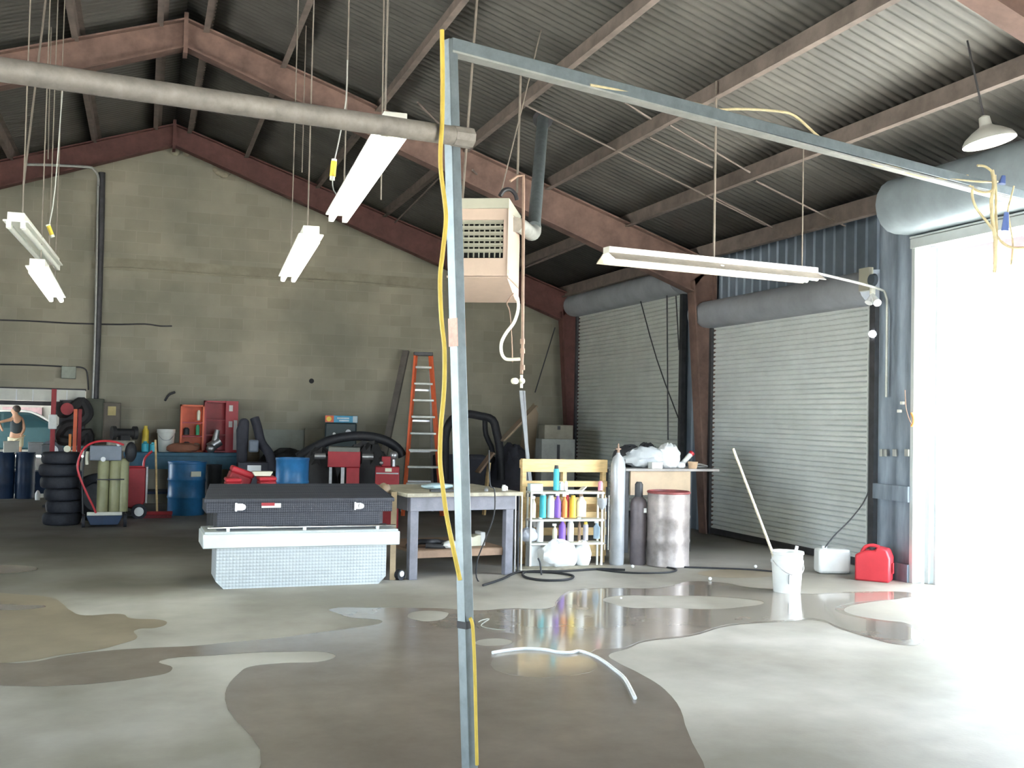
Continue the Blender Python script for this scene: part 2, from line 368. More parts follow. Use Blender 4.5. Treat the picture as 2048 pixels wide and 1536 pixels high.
# closed roller doors 1 and 2
def roller(name, y0, y1, zt, X, m, hm, hr, p):
    b = B(); pr = []; n = int(zt/p)
    for i in range(n):
        z = .01+i*zt/n; h = zt/n
        pr += [(X, z), (X-.022, z+h*.18), (X-.026, z+h*.5), (X-.02, z+h*.82)]
    pr.append((X, zt)); b.strip([(u, v) for u, v in pr], y0, y1, 'Y')
    o = struct(name, b, m)
    g = B()
    for y in (y0-.04, y1+.04): g.box((X-.03, y, zt/2), (.07, .09, zt))
    obj('guide_rail', g, M['dark_steel'], o)
    h = B(); pts = [(X+.03, zt+2*hr)]
    for k in range(11):
        a = PI/2+PI*k/10; pts.append((X-.12+hr*math.cos(a), zt+hr*.92+hr*math.sin(a)))
    pts.append((X+.03, zt-.02)); h.prism(pts, y0-.12, y1+.28, 'Y'); obj('roller_hood', h, hm, o)
    l = B()
    for yy in ((y0+.75*(y1-y0)), ): l.box((X-.035, y0+.06, zt/2), (.015, .02, zt*.98))
    obj('lock_strip', l, m, o)
    bb = B(); bb.box((X-.02, (y0+y1)/2, .05), (.05, y1-y0, .08)); obj('bottom_bar', bb, M['dark_steel'], o)
    return o
roller('door_1', D1R, D1L, D1T, 7.74, M['slat'], M['hood_red'], .2, .068)
roller('door_2', D2R, D2L, D2T, 7.74, M['slat_near'], M['hood_red'], .19, .062)
# left bay: hanging shutter end
xa = at(170, 790, YF).x; z0 = at(60, 802, YF).z; z1 = at(60, 779, YF).z
b = B(); b.box(((OX0+xa)/2, YF+.03, (z0+z1)/2+.01), (xa-OX0, .05, z1-z0))
o = struct('door_4', b, M['white_enamel'])
g = B()
for x in (33, 66, 112, 134): g.box((at(x, 790, YF).x, YF-.005, (z0+z1)/2), (.02, .03, z1-z0))
obj('panel_seam', g, M['white_plastic'], o)
g = B(); g.box(((OX0+xa)/2, YF+.03, z0-.035), (xa-OX0, .06, .07)); obj('rubber_seal', g, M['dark_steel'], o)
g = B(); g.box(((OX0+xa)/2, YF+.15, OZ-.005), (xa-OX0+.1, .18, .06)); struct('trim_4', g, M['dark_steel'])

# ------------------------------------------------------------------ steel frames
def frame(Y, name, label, m):
    t = thing(name, label, 'steel frame', (0, Y, 0))
    t['kind'] = 'structure'
    for s_ in (1, -1):
        xo = RX+s_*7.38; b = B()
        zt = roof_z(xo)-.2
        xi_t, xi_b = xo-s_*.36, xo-s_*.10
        b.prism([(xo, 0), (xo, zt), (xi_t, zt-.25), (xi_b, 0)], -.01, .01)
        b.bar((xi_b, 0, 0), (xi_t, 0, zt-.2), .2, .02, 0) if False else None
        # flanges
        for (xa_, za_, xb_, zb_) in ((xi_b, 0, xi_t, zt-.25), (xo, 0, xo, zt)):
            dx = .012; b.prism([(xa_-dx, za_), (xa_+dx, za_), (xb_+dx, zb_), (xb_-dx, zb_)], -.1, .1)
        obj('column', b, m, t)
        b = B(); dep = .34
        def rz(x): return roof_z(x)-.17
        xs = xo; b.prism([(xs, rz(xs)), (RX, rz(RX)), (RX, rz(RX)-dep), (xs-s_*.36, rz(xs)-.42)], -.01, .01)
        for off, (x0, x1) in (((0, 0), (xs, RX)), ((1, 1), (xs-s_*.36, RX))):
            za_ = rz(x0)-(0 if off[0] == 0 else (.42-SL*.0)); zb_ = rz(x1)-(0 if off[0] == 0 else dep)
            if off[0] == 1: za_ = rz(xs)-.42
            b.prism([(x0, za_), (x1, zb_), (x1, zb_-.022), (x0, za_-.022)], -.1, .1)
        obj('rafter', b, m, t)
    g = B(); g.box((RX, 0, roof_z(RX)-.36), (.05, .22, .5)); obj('ridge_plate', g, m, t)
    return t
frame(18.35, 'portal_frame', 'dark red steel frame against the far block gable', M['red_oxide'])
frame(13.35, 'portal_frame', 'dusty reddish steel frame between the two closed roller doors', M['red_oxide_dusty'])
frame(5.3, 'portal_frame', 'reddish steel frame overhead nearest the viewer', M['red_oxide_dusty'])
names = {3.98: 'third from the eave', 5.16: 'second from the eave', 6.37: 'nearest the eave', 2.78: 'fourth from the eave', 1.56: 'fifth from the eave', .62: 'beside the ridge'}
for x, nm in list(names.items())+[(2*RX-q, None) for q in (.62, 1.56, 2.78, 3.98, 5.16, 6.37)]:
    b = B(); z = roof_z(x)-.02; s_ = 1 if x > RX else -1
    a = math.atan(SL)*s_
    for (dx, dz, w, h) in ((0, -.09, .012, .18), (.03, -.005, .07, .012), (-.03, -.178, .07, .012)):
        b.box((x+dx, (YF+YN)/2, z+dz), (w, YF-YN-.1, h), 0, 0, 0)
    o = obj('purlin', b, M['purlin']); tag(o, 'dusty roof purlin on the %s slope, %s' % ('right' if s_ > 0 else 'left', nm or names[round(2*RX-x, 2)]), 'roof beam', 'roof purlins', 'structure')
b = B(); z = roof_z(7.5)-.04
for (dx, dz, w, h) in ((0, -.1, .014, .2), (.03, 0, .08, .014), (-.03, -.2, .09, .014)): b.box((7.46+dx, (YF+YN)/2, z+dz), (w, YF-YN-.1, h))
tag(obj('eave_beam', b, M['purlin']), 'dusty eave beam along the top of the right wall', 'roof beam', None, 'structure')
# sag rods and bracing rods under the right slope
def rod(name, pts, r, m, label, cat, group=None, sm=0):
    return tag(obj(name, B().tube(pts, r, 6, sm), m), label, cat, group)
def rp(x, y, off=-.21):
    d = ray(x, y); t = (RZ+off+SL*RX-H)/(d.z+SL*d.x); return EYE+d*t
for i, (a, c_) in enumerate([((1050, 210), (1530, 450)), ((1340, 250), (1500, 345)), ((1512, 362), (1690, 452)), ((1300, 275), (1425, 335)), ((1430, 395), (1545, 455)), ((1250, 205), (1302, 238))]):
    A = rp(*a); C = rp(*c_)
    rod('sag_rod', [A, C], .011, M['purlin'], 'sag rod, ' + ['longest, from the heater flue down to the eave', 'pinkish, above the right pendant rod of the tube light', 'pinkish, just above the right rod of the tube light', 'left of the pinkish rod between two purlins', 'lower one beside the left rod of the tube light', 'short one at the top edge'][i], 'rod', 'sag rods under the right roof slope')
for i, (a, Ya, c_, Yc) in enumerate([((1050, 535), 17.8, (1200, 475), 13.6), ((790, 445), 17.8, (895, 340), 13.5), ((835, 205), 12.5, (900, 270), 13.3), ((945, 340), 13.2, (990, 385), 14)]):
    rod('brace_bar', [at(*a, Ya), at(*c_, Yc)], .022 if i < 1 else .014, M['purlin'], ['diagonal brace bar behind the heater flue', 'thin diagonal brace left of the yellow cord', 'short diagonal brace beside the top of the lit tube light', 'short diagonal brace just above the heater'][i], 'brace', 'roof braces')

# ------------------------------------------------------------------ tube lights
def tube_light(name, label, A, C, lit, group='hanging tube lights', drop=True, wide=.16, rods=None):
    A = Vector(A); C = Vector(C); mid = (A+C)/2; d = C-A; L_ = d.length; rz = math.atan2(d.y, d.x)
    t = thing(name, label, 'light fixture', mid, rz, group)
    tm = {2: M['tube_lit'], 1: M['tube_dim'], 0: M['tube_off']}[lit]
    b = B(); b.box((0, 0, .045), (L_, wide*.72, .06)); b.box((0, 0, .012), (L_*.995, wide*1.1, .014))
    obj('housing', b, M['white_enamel'], t, bev=.004)
    for s_ in (1, -1):
        tb = obj('tube', B().cyl((-L_/2+.05, s_*wide*.30, -.026), (L_/2-.05, s_*wide*.30, -.026), .021, n=14), tm, t)
        for q in (-1, 1): obj('lamp_holder', B().box((q*(L_/2-.025), s_*wide*.30, -.012), (.03, .034, .06)), M['white_enamel'], t)
    if drop:
        for q in (-.36, .36):
            p = A+d*(q+.5); zr = roof_z(p.x)-.25
            obj('hanger_wire', B().tube([(q*L_, 0, .07), (q*L_, 0, zr-mid.z)], .005, 6, 0), M['dropper'], t)
    return t
T1 = tube_light('tube_light', 'large lit twin tube light just behind the horizontal pipe', (1.262, 7.42, 3.0), (1.115, 4.98, 3.0), 2)
T2 = tube_light('tube_light', 'small lit twin tube light hanging before the middle of the block wall', (1.235, 9.9, 2.86), (1.09, 7.5, 2.86), 2)
T2b = tube_light('tube_light', 'unlit white twin tube light at the far left', (-.93, 8.48, 2.96), (-.86, 10.93, 2.96), 0)
T4 = tube_light('tube_light', 'lit twin tube light below and beyond the unlit one at the left', (-.84, 9.2, 2.72), (-.87, 11.63, 2.72), 2)
for t in (T2, T4): pass
# right fixture with reflector
A, C = Vector((3.93, 8.72, 3.10)), Vector((6.37, 8.98, 3.10)); mid = (A+C)/2; d = C-A
t = thing('tube_light', 'long reflector tube light hanging on rods before the right roller door', 'light fixture', mid, math.atan2(d.y, d.x), 'hanging tube lights')
b = B(); b.box((0, 0, .045), (2.44, .11, .06)); obj('housing', b, M['white_enamel'], t, bev=.004)
b = B()
for s_ in (1, -1): b.prism([(s_*.055, .02), (s_*.17, -.055), (s_*.17, -.062), (s_*.05, .012)], -1.22, 1.22, 'X')
obj('reflector', b, mat('grubby_reflector', (.40, .35, .29), .5), t)
for x0, x1 in ((-1.19, -.02), (.02, 1.19)):
    for s_ in (1, -1): obj('tube', B().cyl((x0, s_*.075, -.045), (x1, s_*.075, -.045), .02, n=12), M['tube_dim'], t)
obj('lamp_holder', B().box((0, 0, -.03), (.04, .22, .05)), M['white_enamel'], t)
for q in (.13, .93):
    P = A+d*((q+1)/2*1.0)
for px_, lx in (((1427, 525), None), ((1619, 545), None)):
    P = at(*px_, 8.85); q = (P-mid).dot(d.normalized()); zr = roof_z(P.x)-.05-mid.z
    obj('hanger_rod', B().tube([(q, 0, .07), (q, 0, zr)], .011 if px_[0] < 1500 else .007, 6, 0), M['dropper'], t)
P1 = A+d*1.0; Pw = rw(1772, 583, 7.42)
tag(obj('conduit', B().tube([P1+Vector((0, 0, .03)), (Pw.x-.12, Pw.y, Pw.z+.03), (Pw.x-.01, Pw.y-.01, Pw.z-.05), (Pw.x, Pw.y-.02, Pw.z-.25), (Pw.x, Pw.y-.02, 1.9)], .014, 8, 3), M['galv_light']), 'thin conduit from the reflector light to the right wall, bending down', 'conduit')

# ------------------------------------------------------------------ near frame: pole, pipe, beam, cords
pt = at(902, 200, 3.93); pb = at(934, 1340, 3.93)
dirv = (pt-pb).normalized(); pfoot = pb+dirv*((0-pb.z)/dirv.z); ptop = pb+dirv*((3.07-pb.z)/dirv.z)
t = thing('support_pole', 'tall square galvanised pole standing nearest the viewer, wrapped with tape low down', 'pole', pfoot)
yr = math.radians(28)
b = B(); L0 = (ptop-pfoot); b.bar((0, 0, 0), L0, .046, .046, yr); obj('post', b, M['galv'], t, bev=.003)
b = B(); q = (at(932, 1248, 3.93)-pfoot); b.bar(q-dirv*.014, q+dirv*.014, .050, .050, yr); obj('tape_band', b, M['black_rubber'], t, label='black tape wrapped round the pole')
b = B(); b.box((0, 0, .006), (.16, .16, .012)); obj('base_plate', b, M['galv'], t)
q = (at(914, 665, 3.93)-pfoot); b = B(); b.bar(q-dirv*.055, q+dirv*.055, .0475, .0475, yr); obj('paint_patch', b, mat('faded_orange_paint', (.62, .40, .32), .6, 0, .25, 30), t, label='faded orange paint patch')
# horizontal round pipe
Pa = at(938, 276, 3.80); Pb = at(330, 187, 3.5); dd = (Pa-Pb); 
t = thing('overhead_pipe', 'weathered round pipe crossing in front of the top of the pole', 'pipe', Pa)
obj('pipe_body', B().cyl((0, 0, 0), (Pb-Pa)*2.2, .036, n=24), M['rust_pipe'], t)
obj('pipe_end', B().cyl(dd.normalized()*.008, dd.normalized()*-.075, .040, .039, n=9), M['rust_pipe'], t, label='rough lighter pipe end')
# beam to the right
Ba = ptop+Vector((0, 0, .0)); Bb = at(2060, 359, 5.05); Bb.z = 3.03
t = thing('overhead_beam', 'pale blue-grey steel beam running from the pole top over to the upper right', 'beam', Ba)
Ba2 = Ba
obj('beam_body', B().bar((0, 0, -.02), (Bb-Ba)*1.12, .05, .055), M['galv'], t, bev=.003)
lip = B(); o0 = Vector((0, 0, -.048)); lip.bar(o0, o0+(Bb-Ba)*1.12, .058, .008); obj('beam_lip', lip, M['galv_light'], t)
# yellow cord down the pole
def cord(name, label, pix, Y, r, m, cat='cord', group=None, yfun=None):
    pts = [at(x, y, (Y if yfun is None else yfun(x, y))) for x, y in pix]
    return tag(obj(name, B().tube(pts, r, 8, 4), m), label, cat, group)
cord('yellow_cord', 'thick yellow extension cord hanging down the left side of the pole', [(884, 60), (885, 130), (885, 200), (884, 250), (881, 300), (882, 345), (889, 400), (892, 440), (886, 500), (880, 560), (883, 640), (889, 700), (888, 780), (882, 850), (880, 920), (885, 970), (893, 1030), (905, 1090), (920, 1160)], 3.70, .0085, M['yellow_cord'])
cord('yellow_cord', 'short length of yellow cord low on the right side of the pole below the tape', [(940, 1236), (945, 1250), (948, 1300), (950, 1360), (952, 1450), (954, 1530)], 3.86, .007, M['yellow_cord'])
def along(x, y):   # depth of the beam under pixel x
    k = (x-905)/(2060-905); return (Ba.y*(1/1)+(Bb.y-Ba.y)*(k*1.0*(Ba.y/Bb.y)/(1-k+k*(Ba.y/Bb.y))))-.06
pix = [(1180, 170), (1300, 192), (1370, 203), (1408, 212), (1425, 220), (1480, 218), (1550, 222), (1590, 232), (1640, 275), (1690, 300), (1740, 325), (1760, 332), (1780, 330), (1795, 336), (1820, 347), (1860, 357), (1900, 358), (1940, 362), (1975, 364), (1995, 363)]
cord('yellow_cord', 'long yellowish cord draped along under the upper right beam', pix, 0, .0065, M['tan_cord'], yfun=along)
rp_ = lambda pts, lab, r=.0075: cord('hanging_rope', lab, pts, 4.85, r, M['tan_cord'], 'rope', 'cords hanging off the upper right beam')
rp_([(1935, 350), (1934, 362), (1940, 372), (1955, 382), (1970, 385), (1985, 380), (1990, 365), (1985, 345), (1970, 333), (1955, 331)], 'looped coil of tan cord tied round the beam')
rp_([(1945, 372), (1945, 395), (1955, 420), (1975, 445), (1990, 465), (2000, 480), (2015, 492), (2035, 496), (2056, 494)], 'tan cord slanting from the coil down to the right edge')
rp_([(1984, 340), (1988, 370), (1983, 400), (1985, 440), (1990, 480), (1991, 520), (1989, 545)], 'thick tan cord hanging straight below the coil', .011)
rp_([(1990, 350), (1992, 390), (1992, 430), (1994, 470), (1991, 510), (1992, 540)], 'tan cord hanging just right of the thick one')
rp_([(2028, 372), (2022, 395), (2016, 420), (2020, 450), (2026, 490), (2022, 530)], 'thin cord hanging at the right beside the blue plug', .005)
for (x, y0_, y1_, r_, lab) in ((2007, 352, 368, .02, 'small dark blue clamp on the beam near its right end'), (2013, 425, 462, .022, 'blue plug hanging on a cord below the beam')):
    A_ = at(x, y0_, 4.8); C_ = at(x-3, y1_, 4.8); b = B(); b.cyl(A_, (A_+C_)/2, r_*.6, r_*.8, 12); b.cyl((A_+C_)/2, C_, r_*.8, r_, 12)
    tag(obj('cable_plug' if y0_ > 400 else 'beam_clamp', b, mat('blue_plug'+str(y0_), (.10, .16, .40), .5)), lab, 'plug' if y0_ > 400 else 'clamp')
# pendant lamp upper right
P = at(1979, 285, 6.3); zr = roof_z(P.x)-.05
t = thing('pendant_lamp', 'grey enamel dome pendant lamp hanging in the upper right', 'lamp', P)
k = mpp(P)
prof = [(51*k, -.0), (50.5*k, .016), (45*k, 10*k+.01), (30*k, 24*k), (14*k, 33*k), (12*k, 36*k), (10.5*k, 52*k), (4*k, 56*k), (0, 56*k)]
b = B(); b.lathe(prof+[], (0, 0, 0), 36)
obj('shade', b, mat('lamp_grey_enamel', (.40, .40, .37), .4, 0, .05), t).modifiers.new('s', 'SOLIDIFY').thickness = .003
b = B(); b.lathe([(0, .0), (48*k, .004), (48*k, .008), (0, .012)], (0, 0, -.006), 36); obj('diffuser', b, mat('lamp_glow', (1, 1, .9), .4, emit=1.2, ecol=(1, .98, .82), var=0), t, label='glowing white underside')
obj('cord', B().tube([(0, 0, 56*k), (0, 0, zr-P.z)], .008, 6, 0), M['dark_steel'], t)
t.rotation_euler = (math.radians(-7), math.radians(-9), 0)

# small yellow inline connectors on cords
for i, (pts, cy, Y) in enumerate([([(695, 120), (692, 200), (680, 270), (668, 325)], ((668, 323), (665, 353)), 6.9), ([(125, 180), (110, 380), (98, 452)], ((97, 452), (104, 470)), 9.2)]):
    t = thing('inline_switch', ['yellow inline connector hanging left of the large lit tube light', 'small yellow connector above the left unlit tube light'][i], 'connector', at(*cy[0], Y), 0, 'inline connectors on ceiling cords')
    o0 = Vector(t.location); A_, C_ = at(*cy[0], Y)-o0, at(*cy[1], Y)-o0
    obj('cable', B().tube([at(x, y, Y)-o0 for x, y in pts], .005, 6, 3), M['galv_light'], t)
    b = B(); b.cyl(A_, C_, .02 if i == 0 else .016, n=12); obj('connector_body', b, M['yellow'], t)
    b = B(); b.cyl(A_-(C_-A_)*.15, A_, .018, n=12); b.cyl(C_, C_+(C_-A_)*.25, .017, n=12); obj('collar', b, M['white_enamel'], t)
    if i == 0: obj('lead', B().tube([C_, C_+Vector((.01, 0, -.09)), C_+Vector((.07, 0, -.15)), C_+Vector((.11, 0, -.15))], .004, 6, 3), M['galv_light'], t)
# thin droppers seen against the gable
for i, (x0, y0_, x1, y1_, Y, r_) in enumerate([(765, 193, 762, 400, 8, .006), (68, 195, 47, 370, 12, .012), (99, 195, 96, 318, 13, .007), (608, 200, 604, 345, 12, .006), (940, 193, 925, 400, 9.4, .012), (1040, 193, 1034, 385, 10.2, .012), (1038, 240, 1001, 390, 9.6, .006)]):
    A_ = at(x0, y0_, Y); C_ = at(x1, y1_, Y); dr = A_-C_; k_ = ((roof_z(A_.x)-.1)-C_.z)/max(.2, dr.z); A_ = C_+dr*k_
    rod('ceiling_dropper', [A_, C_], r_, M['dropper'], 'thin ' + ['wire hanging beside the large lit tube light', 'conduit dropping to the bend at the far left', 'chain hanging over the left rafter', 'wire hanging in front of the far right rafter', 'rod going up from the left of the heater', 'rod going up from the rear of the heater', 'wire slanting up from the heater top'][i], 'hanger', 'thin droppers from the roof')

# ------------------------------------------------------------------ unit heater, flue, gas line
Hc = at(1014, 555, 8.55); hz = Hc.z
t = thing('unit_heater', 'beige box unit heater with louvred front hanging behind the pole', 'heater', (Hc.x, Hc.y, hz), -math.radians(27))
# local: x right along front, y depth away, origin at front bottom right corner
Wd, Dp, Ht = .52, .80, 160*mpp(Hc)
b = B()
b.prism([(-Wd, .0), (0, 0), (0, Ht-.11), (-Wd, Ht-.11)], .0, .02, 'Y') if False else None
for (c_, d_) in (((-.01, Dp/2, Ht/2), (.02, Dp, Ht)), ((-Wd+.01, Dp/2, Ht/2), (.02, Dp, Ht)), ((-Wd/2, Dp/2, .01), (Wd, Dp, .02)), ((-Wd/2, Dp-.01, Ht/2), (Wd, .02, Ht)), ((-Wd/2, .012, .085), (Wd, .024, .17)), ((-Wd/2, .012, Ht-.14), (Wd, .024, .10))): b.box(c_, d_)
b.box((-.02, .012, Ht/2), (.04, .024, Ht)); b.box((-Wd+.02, .012, Ht/2), (.04, .024, Ht))
obj('casing', b, M['heater'], t, bev=.004)
b = B(); b.box((-Wd/2, Dp/2, Ht-.045), (Wd+.012, Dp+.012, .09)); obj('top_panel', b, M['heater_top'], t, bev=.004)
g = B(); n = 6
for i in range(n):
    z = .19+(Ht-.20-.19)*(i+.5)/n; g.box((-Wd/2, .02, z+.02), (Wd-.09, .035, .016), 0, math.radians(-25))
obj('louvres', g, M['heater_top'], t)
g = B()
for i in range(9): g.box((-Wd+.05+(Wd-.1)*(i+.5)/9, .055, .19+(Ht-.39)/2), (.010, .02, Ht-.37))
obj('vertical_vanes', g, M['heater_top'], t)
g = B(); g.box((-Wd/2, .12, Ht/2), (Wd-.06, .01, Ht-.2)); obj('heat_core', g, M['dark_int'], t)
g = B(); g.prism([(-Wd-.01, 0), (.01, 0), (.01, .10), (-Wd-.01, .10)], 0, .015, 'Z'); 
g.prism([(0, -.0), (Dp, -.0), (Dp, -.13), (.55, -.13)], -Wd, 0, 'X'); obj('bottom_pan', g, M['heater'], t)
g = B(); g.box((.004, .08, .06), (.008, .05, .03)); obj('rating_label', g, M['cream'], t)
# black coil of cable on the heater
tag(obj('cable_coil', B().tube([at(x, y, 9.1) for x, y in ((1000, 392), (1008, 381), (1020, 379), (1030, 388), (1034, 400))], .02, 8), M['black_rubber']), 'dark cable loop lying on the heater top', 'cable')
# flue
Fe = at(1068, 462, 9.35); Ft = rp(1086, 236, -.02); Fh = at(1040, 452, 8.95)
t = thing('flue_pipe', 'galvanised flue pipe rising from the heater to the roof', 'flue pipe', Fe)
obj('riser', B().cyl((0, 0, .04), Ft-Fe, .062, .068, n=24), M['galv'], t)
obj('elbow', B().tube([(Fh-Fe)*1.3, (Fh-Fe)*.8, (Fh-Fe)*.25+Vector((0, 0, -.035)), Vector((.0, 0, -.01)), (Ft-Fe).normalized()*.08], .067, 20, 4), M['galv_light'], t)
obj('roof_collar', B().cyl((Ft-Fe)*.985, (Ft-Fe)*1.0, .12, n=24), M['dark_steel'], t)
# gas line
t = thing('gas_line', 'rusty vertical gas pipe beside the heater, ending in a hanging regulator', 'pipe', at(1043, 350, 8.2))
o0 = Vector(t.location); q = lambda x, y: at(x, y, 8.2)-o0
obj('pipe', B().tube([q(1020, 362), q(1034, 352), q(1047, 351), q(1047, 372), q(1046, 560), q(1045, 700), q(1043, 748)], .013, 10, 0), M['cylinder_cap'], t)
b = B()
for y in (683, 702, 735): b.cyl(q(1045, y-5), q(1045, y+5), .021, n=12)
obj('pipe_fitting', b, M['cylinder_cap'], t)
b = B(); b.cyl(q(1030, 762)+Vector((0, -.02, 0)), q(1030, 762)+Vector((0, .03, 0)), .026, n=16); b.ball(q(1044, 762), .026); b.cyl(q(1043, 750), q(1043, 776), .012, n=10)
obj('regulator', b, M['cream'], t)
cord('gas_hose', 'pale flexible hose looping from the heater bottom to the gas pipe', [(1031, 588), (1036, 600), (1036, 620), (1028, 645), (1013, 665), (1003, 685), (1003, 705), (1010, 717), (1022, 719), (1040, 718)], 8.25, .014, M['cream'], 'hose')
cord('pull_cord', 'thin rusty pull cord dangling under the heater', [(1027, 587), (1018, 598), (1014, 608), (1019, 620), (1022, 650), (1024, 690), (1025, 725)], 8.3, .005, M['cylinder_cap'])

# ------------------------------------------------------------------ near-right group
# silver and black truck tool boxes
PL, PR_ = G(432, 1179), G(770, 1167)
ax = (PR_-PL); ax.z = 0; rzb = math.atan2(ax.y, ax.x); mk = mpp((PL+PR_)/2); c0 = (PL+PR_)/2
HB = (1175-1062)*mk
t = thing('truck_tool_box', 'silver tread-plate truck tool box standing on the floor', 'tool box', c0, rzb)
WB, WL, DB = 338*mk, 391*mk, .50
b = B(); b.prism([(-WB/2+.07, 0), (WB/2-.07, 0), (WB/2, .07), (WB/2, HB-.15), (-WB/2, HB-.15), (-WB/2, .07)], 0, DB, 'Y'); obj('body', b, M['alu_plate'], t)
b = B(); b.box((0, DB/2, HB-.09), (WL, DB+.05, .13)); obj('rail_flange', b, M['alu'], t, bev=.008)
b = B(); b.box((0, DB/2, HB-.02), (WL-.03, DB+.03, .03)); obj('lid', b, M['alu_plate'], t, bev=.006)
b = B(); b.cyl((-WL/2+.04, .0, HB+.028), (WL/2-.04, .0, HB+.028), .010, n=12)
obj('rail', b, M['chrome'], t)
for x in (-WL*.38, .0, WL*.38): obj('rail_post', B().box((x, .0, HB+.010), (.03, .03, .035)), M['alu'], t, bev=.003)
zt = HB+.045
t2 = thing('truck_tool_box', 'black truck tool box stacked on the silver one', 'tool box', c0+Vector((-math.sin(rzb)*.04-.015, .04, HB-.004)), rzb)
W2, HH = 330*mk, 62*mk
b = B(); b.prism([(-W2/2, 0), (W2/2-.02, 0), (W2/2-.02, HH*.62), (-W2/2, HH*.62)], .05, .48, 'Y'); obj('body', b, M['black_plate'], t2)
b = B(); b.prism([(-W2/2-.10, HH*.55), (W2/2+.10, HH*.55), (W2/2+.10, HH*.9), (-W2/2-.10, HH*.9)], .04, .5, 'Y')
obj('lid_rim', b, M['black_plate'], t2, bev=.004)
b = B(); yk = .5
v = [(-W2/2-.12, .03, HH*.88), (W2/2+.12, .03, HH*.88), (W2/2+.12, .03, HH*1.0), (-W2/2-.12, .03, HH*1.0), (-W2/2-.04, yk, HH*1.0), (W2/2+.04, yk, HH*1.0), (W2/2+.04, yk, HH*1.38), (-W2/2-.04, yk, HH*1.38)]
vv = [b.bm.verts.new(p) for p in v]
for f_ in ((0, 1, 2, 3), (3, 2, 6, 7), (0, 3, 7, 4), (1, 5, 6, 2), (4, 7, 6, 5), (0, 4, 5, 1)): b.bm.faces.new([vv[i] for i in f_])
obj('lid', b, M['black_plate'], t2, bev=.006)
for sx in (-1, 1):
    xc = sx*W2*.36-.02; b = B(); b.box((xc-.03, .03, HH*.74), (.018, .012, .075)); b.cyl((xc+.03, .02, HH*.74), (xc+.03, .045, HH*.74), .026, n=16); b.box((xc, .038, HH*.74), (.06, .006, .06)); obj('latch', b, M['chrome'], t2, label='shiny latch')
b = B(); b.box((-W2*.185, .036, HH*.78), (.175, .006, .04)); st = obj('sticker', b, M['white_plastic'], t2, label='red and white sticker')
b = B(); b.box((-W2*.205, .031, HH*.80+.006), (.12, .004, .028)); obj('sticker_band', b, M['red'], st)

# work bench
FL, FR = G(826, 1160), G(1017, 1150); ax = FR-FL; rzw = math.atan2(ax.y, ax.x); mk = mpp(FL)
hT = (1160-990)*mk
t = thing('workbench', 'grey-painted wooden workbench with worn top behind the pole', 'workbench', FL, rzw)
WW = ax.length; DW = 1.05
for lx, ly in ((0, 0), (WW, 0), (0, DW), (WW, DW)): obj('leg', B().box((lx, ly+.04, hT/2-.03), (.085, .085, hT-.06)), M['grey_wood'], t, bev=.004)
b = B(); b.box((WW/2, .0, hT-.09), (WW+.10, .04, .14)); b.box((WW/2, DW+.08, hT-.09), (WW+.10, .04, .14))
b.box((-.04, DW/2+.04, hT-.09), (.04, DW, .14)); b.box((WW+.04, DW/2+.04, hT-.09), (.04, DW, .14)); obj('apron', b, M['grey_wood'], t, bev=.003)
b = B(); b.box((WW/2, DW/2+.03, hT), (WW+.22, DW+.22, .04)); obj('bench_top', b, M['bench_top'], t, bev=.006)
b = B(); b.box((WW/2, DW/2+.04, .26), (WW-.02, DW-.05, .03)); b.box((WW/2, .06, .235), (WW-.1, .03, .07)); obj('shelf', b, M['brown_wood'], t, bev=.003)
def onb(x, y): return FL+Vector((math.cos(rzw)*x-math.sin(rzw)*y, math.sin(rzw)*x+math.cos(rzw)*y, 0))
bz = hT+.02
def simple(name, label, cat, b, m, loc, rz=0, bev=0, group=None): return tag(obj(name, b, m, None, loc, rz, bev), label, cat, group)
def blob(sx, sy, sz, seed=0, n=16):
    b = B(); random.seed(seed); b.ball((0, 0, sz*.45), 1, (sx/2, sy/2, sz*.55), n)
    for v in b.bm.verts:
        v.co += Vector((random.uniform(-1, 1)*sx*.05, random.uniform(-1, 1)*sy*.05, random.uniform(-1, 1)*sz*.07)); v.co.z = max(0, v.co.z)
    return b
simple('plastic_bag', 'crumpled pale blue bag on the bench top left of the pole', 'bag', blob(.34, .2, .06, 3), mat('pale_blue_film', (.45, .60, .68), .4, 0, .15, 10), onb(.42, .45)+Vector((0, 0, bz)))
simple('small_box', 'small bright blue packet on the bench top right of the pole', 'packet', B().box((0, 0, .02), (.06, .05, .04)), M['teal'], onb(.66, .3)+Vector((0, 0, bz)), bev=.004)
simple('jar', 'white jar near the right end of the bench', 'jar', B().lathe([(.02, 0), (.022, .04), (.016, .05), (.018, .06), (0, .062)]), M['white_plastic'], onb(1.01, .1)+Vector((0, 0, bz)))
simple('spray_can', 'small white can right of the jar on the bench', 'can', B().lathe([(.018, 0), (.018, .035), (.01, .045), (0, .05)]), M['white_plastic'], onb(1.055, .14)+Vector((0, 0, bz)))
simple('grey_stopper', 'small grey cap on the bench front beside the cable', 'cap', B().lathe([(.02, 0), (.022, .02), (.012, .035), (0, .036)]), M['steel'], onb(.80, .08)+Vector((0, 0, bz)))
simple('tool_tray', 'flat dark tool lying on the bench middle', 'tool', B().box((0, 0, .01), (.3, .05, .02), .1), M['dark_steel'], onb(.35, .1)+Vector((0, 0, bz)))
simple('hose_pile', 'heap of dark ribbed hose on the bench shelf', 'hose', B().tube([(-.22, 0, .02), (-.1, .05, .05), (0, -.02, .06), (.1, .05, .05), (.2, 0, .03), (.12, -.08, .02), (-.05, -.05, .025)], .028, 10), M['black_rubber'], onb(.26, .25)+Vector((0, 0, .275)))
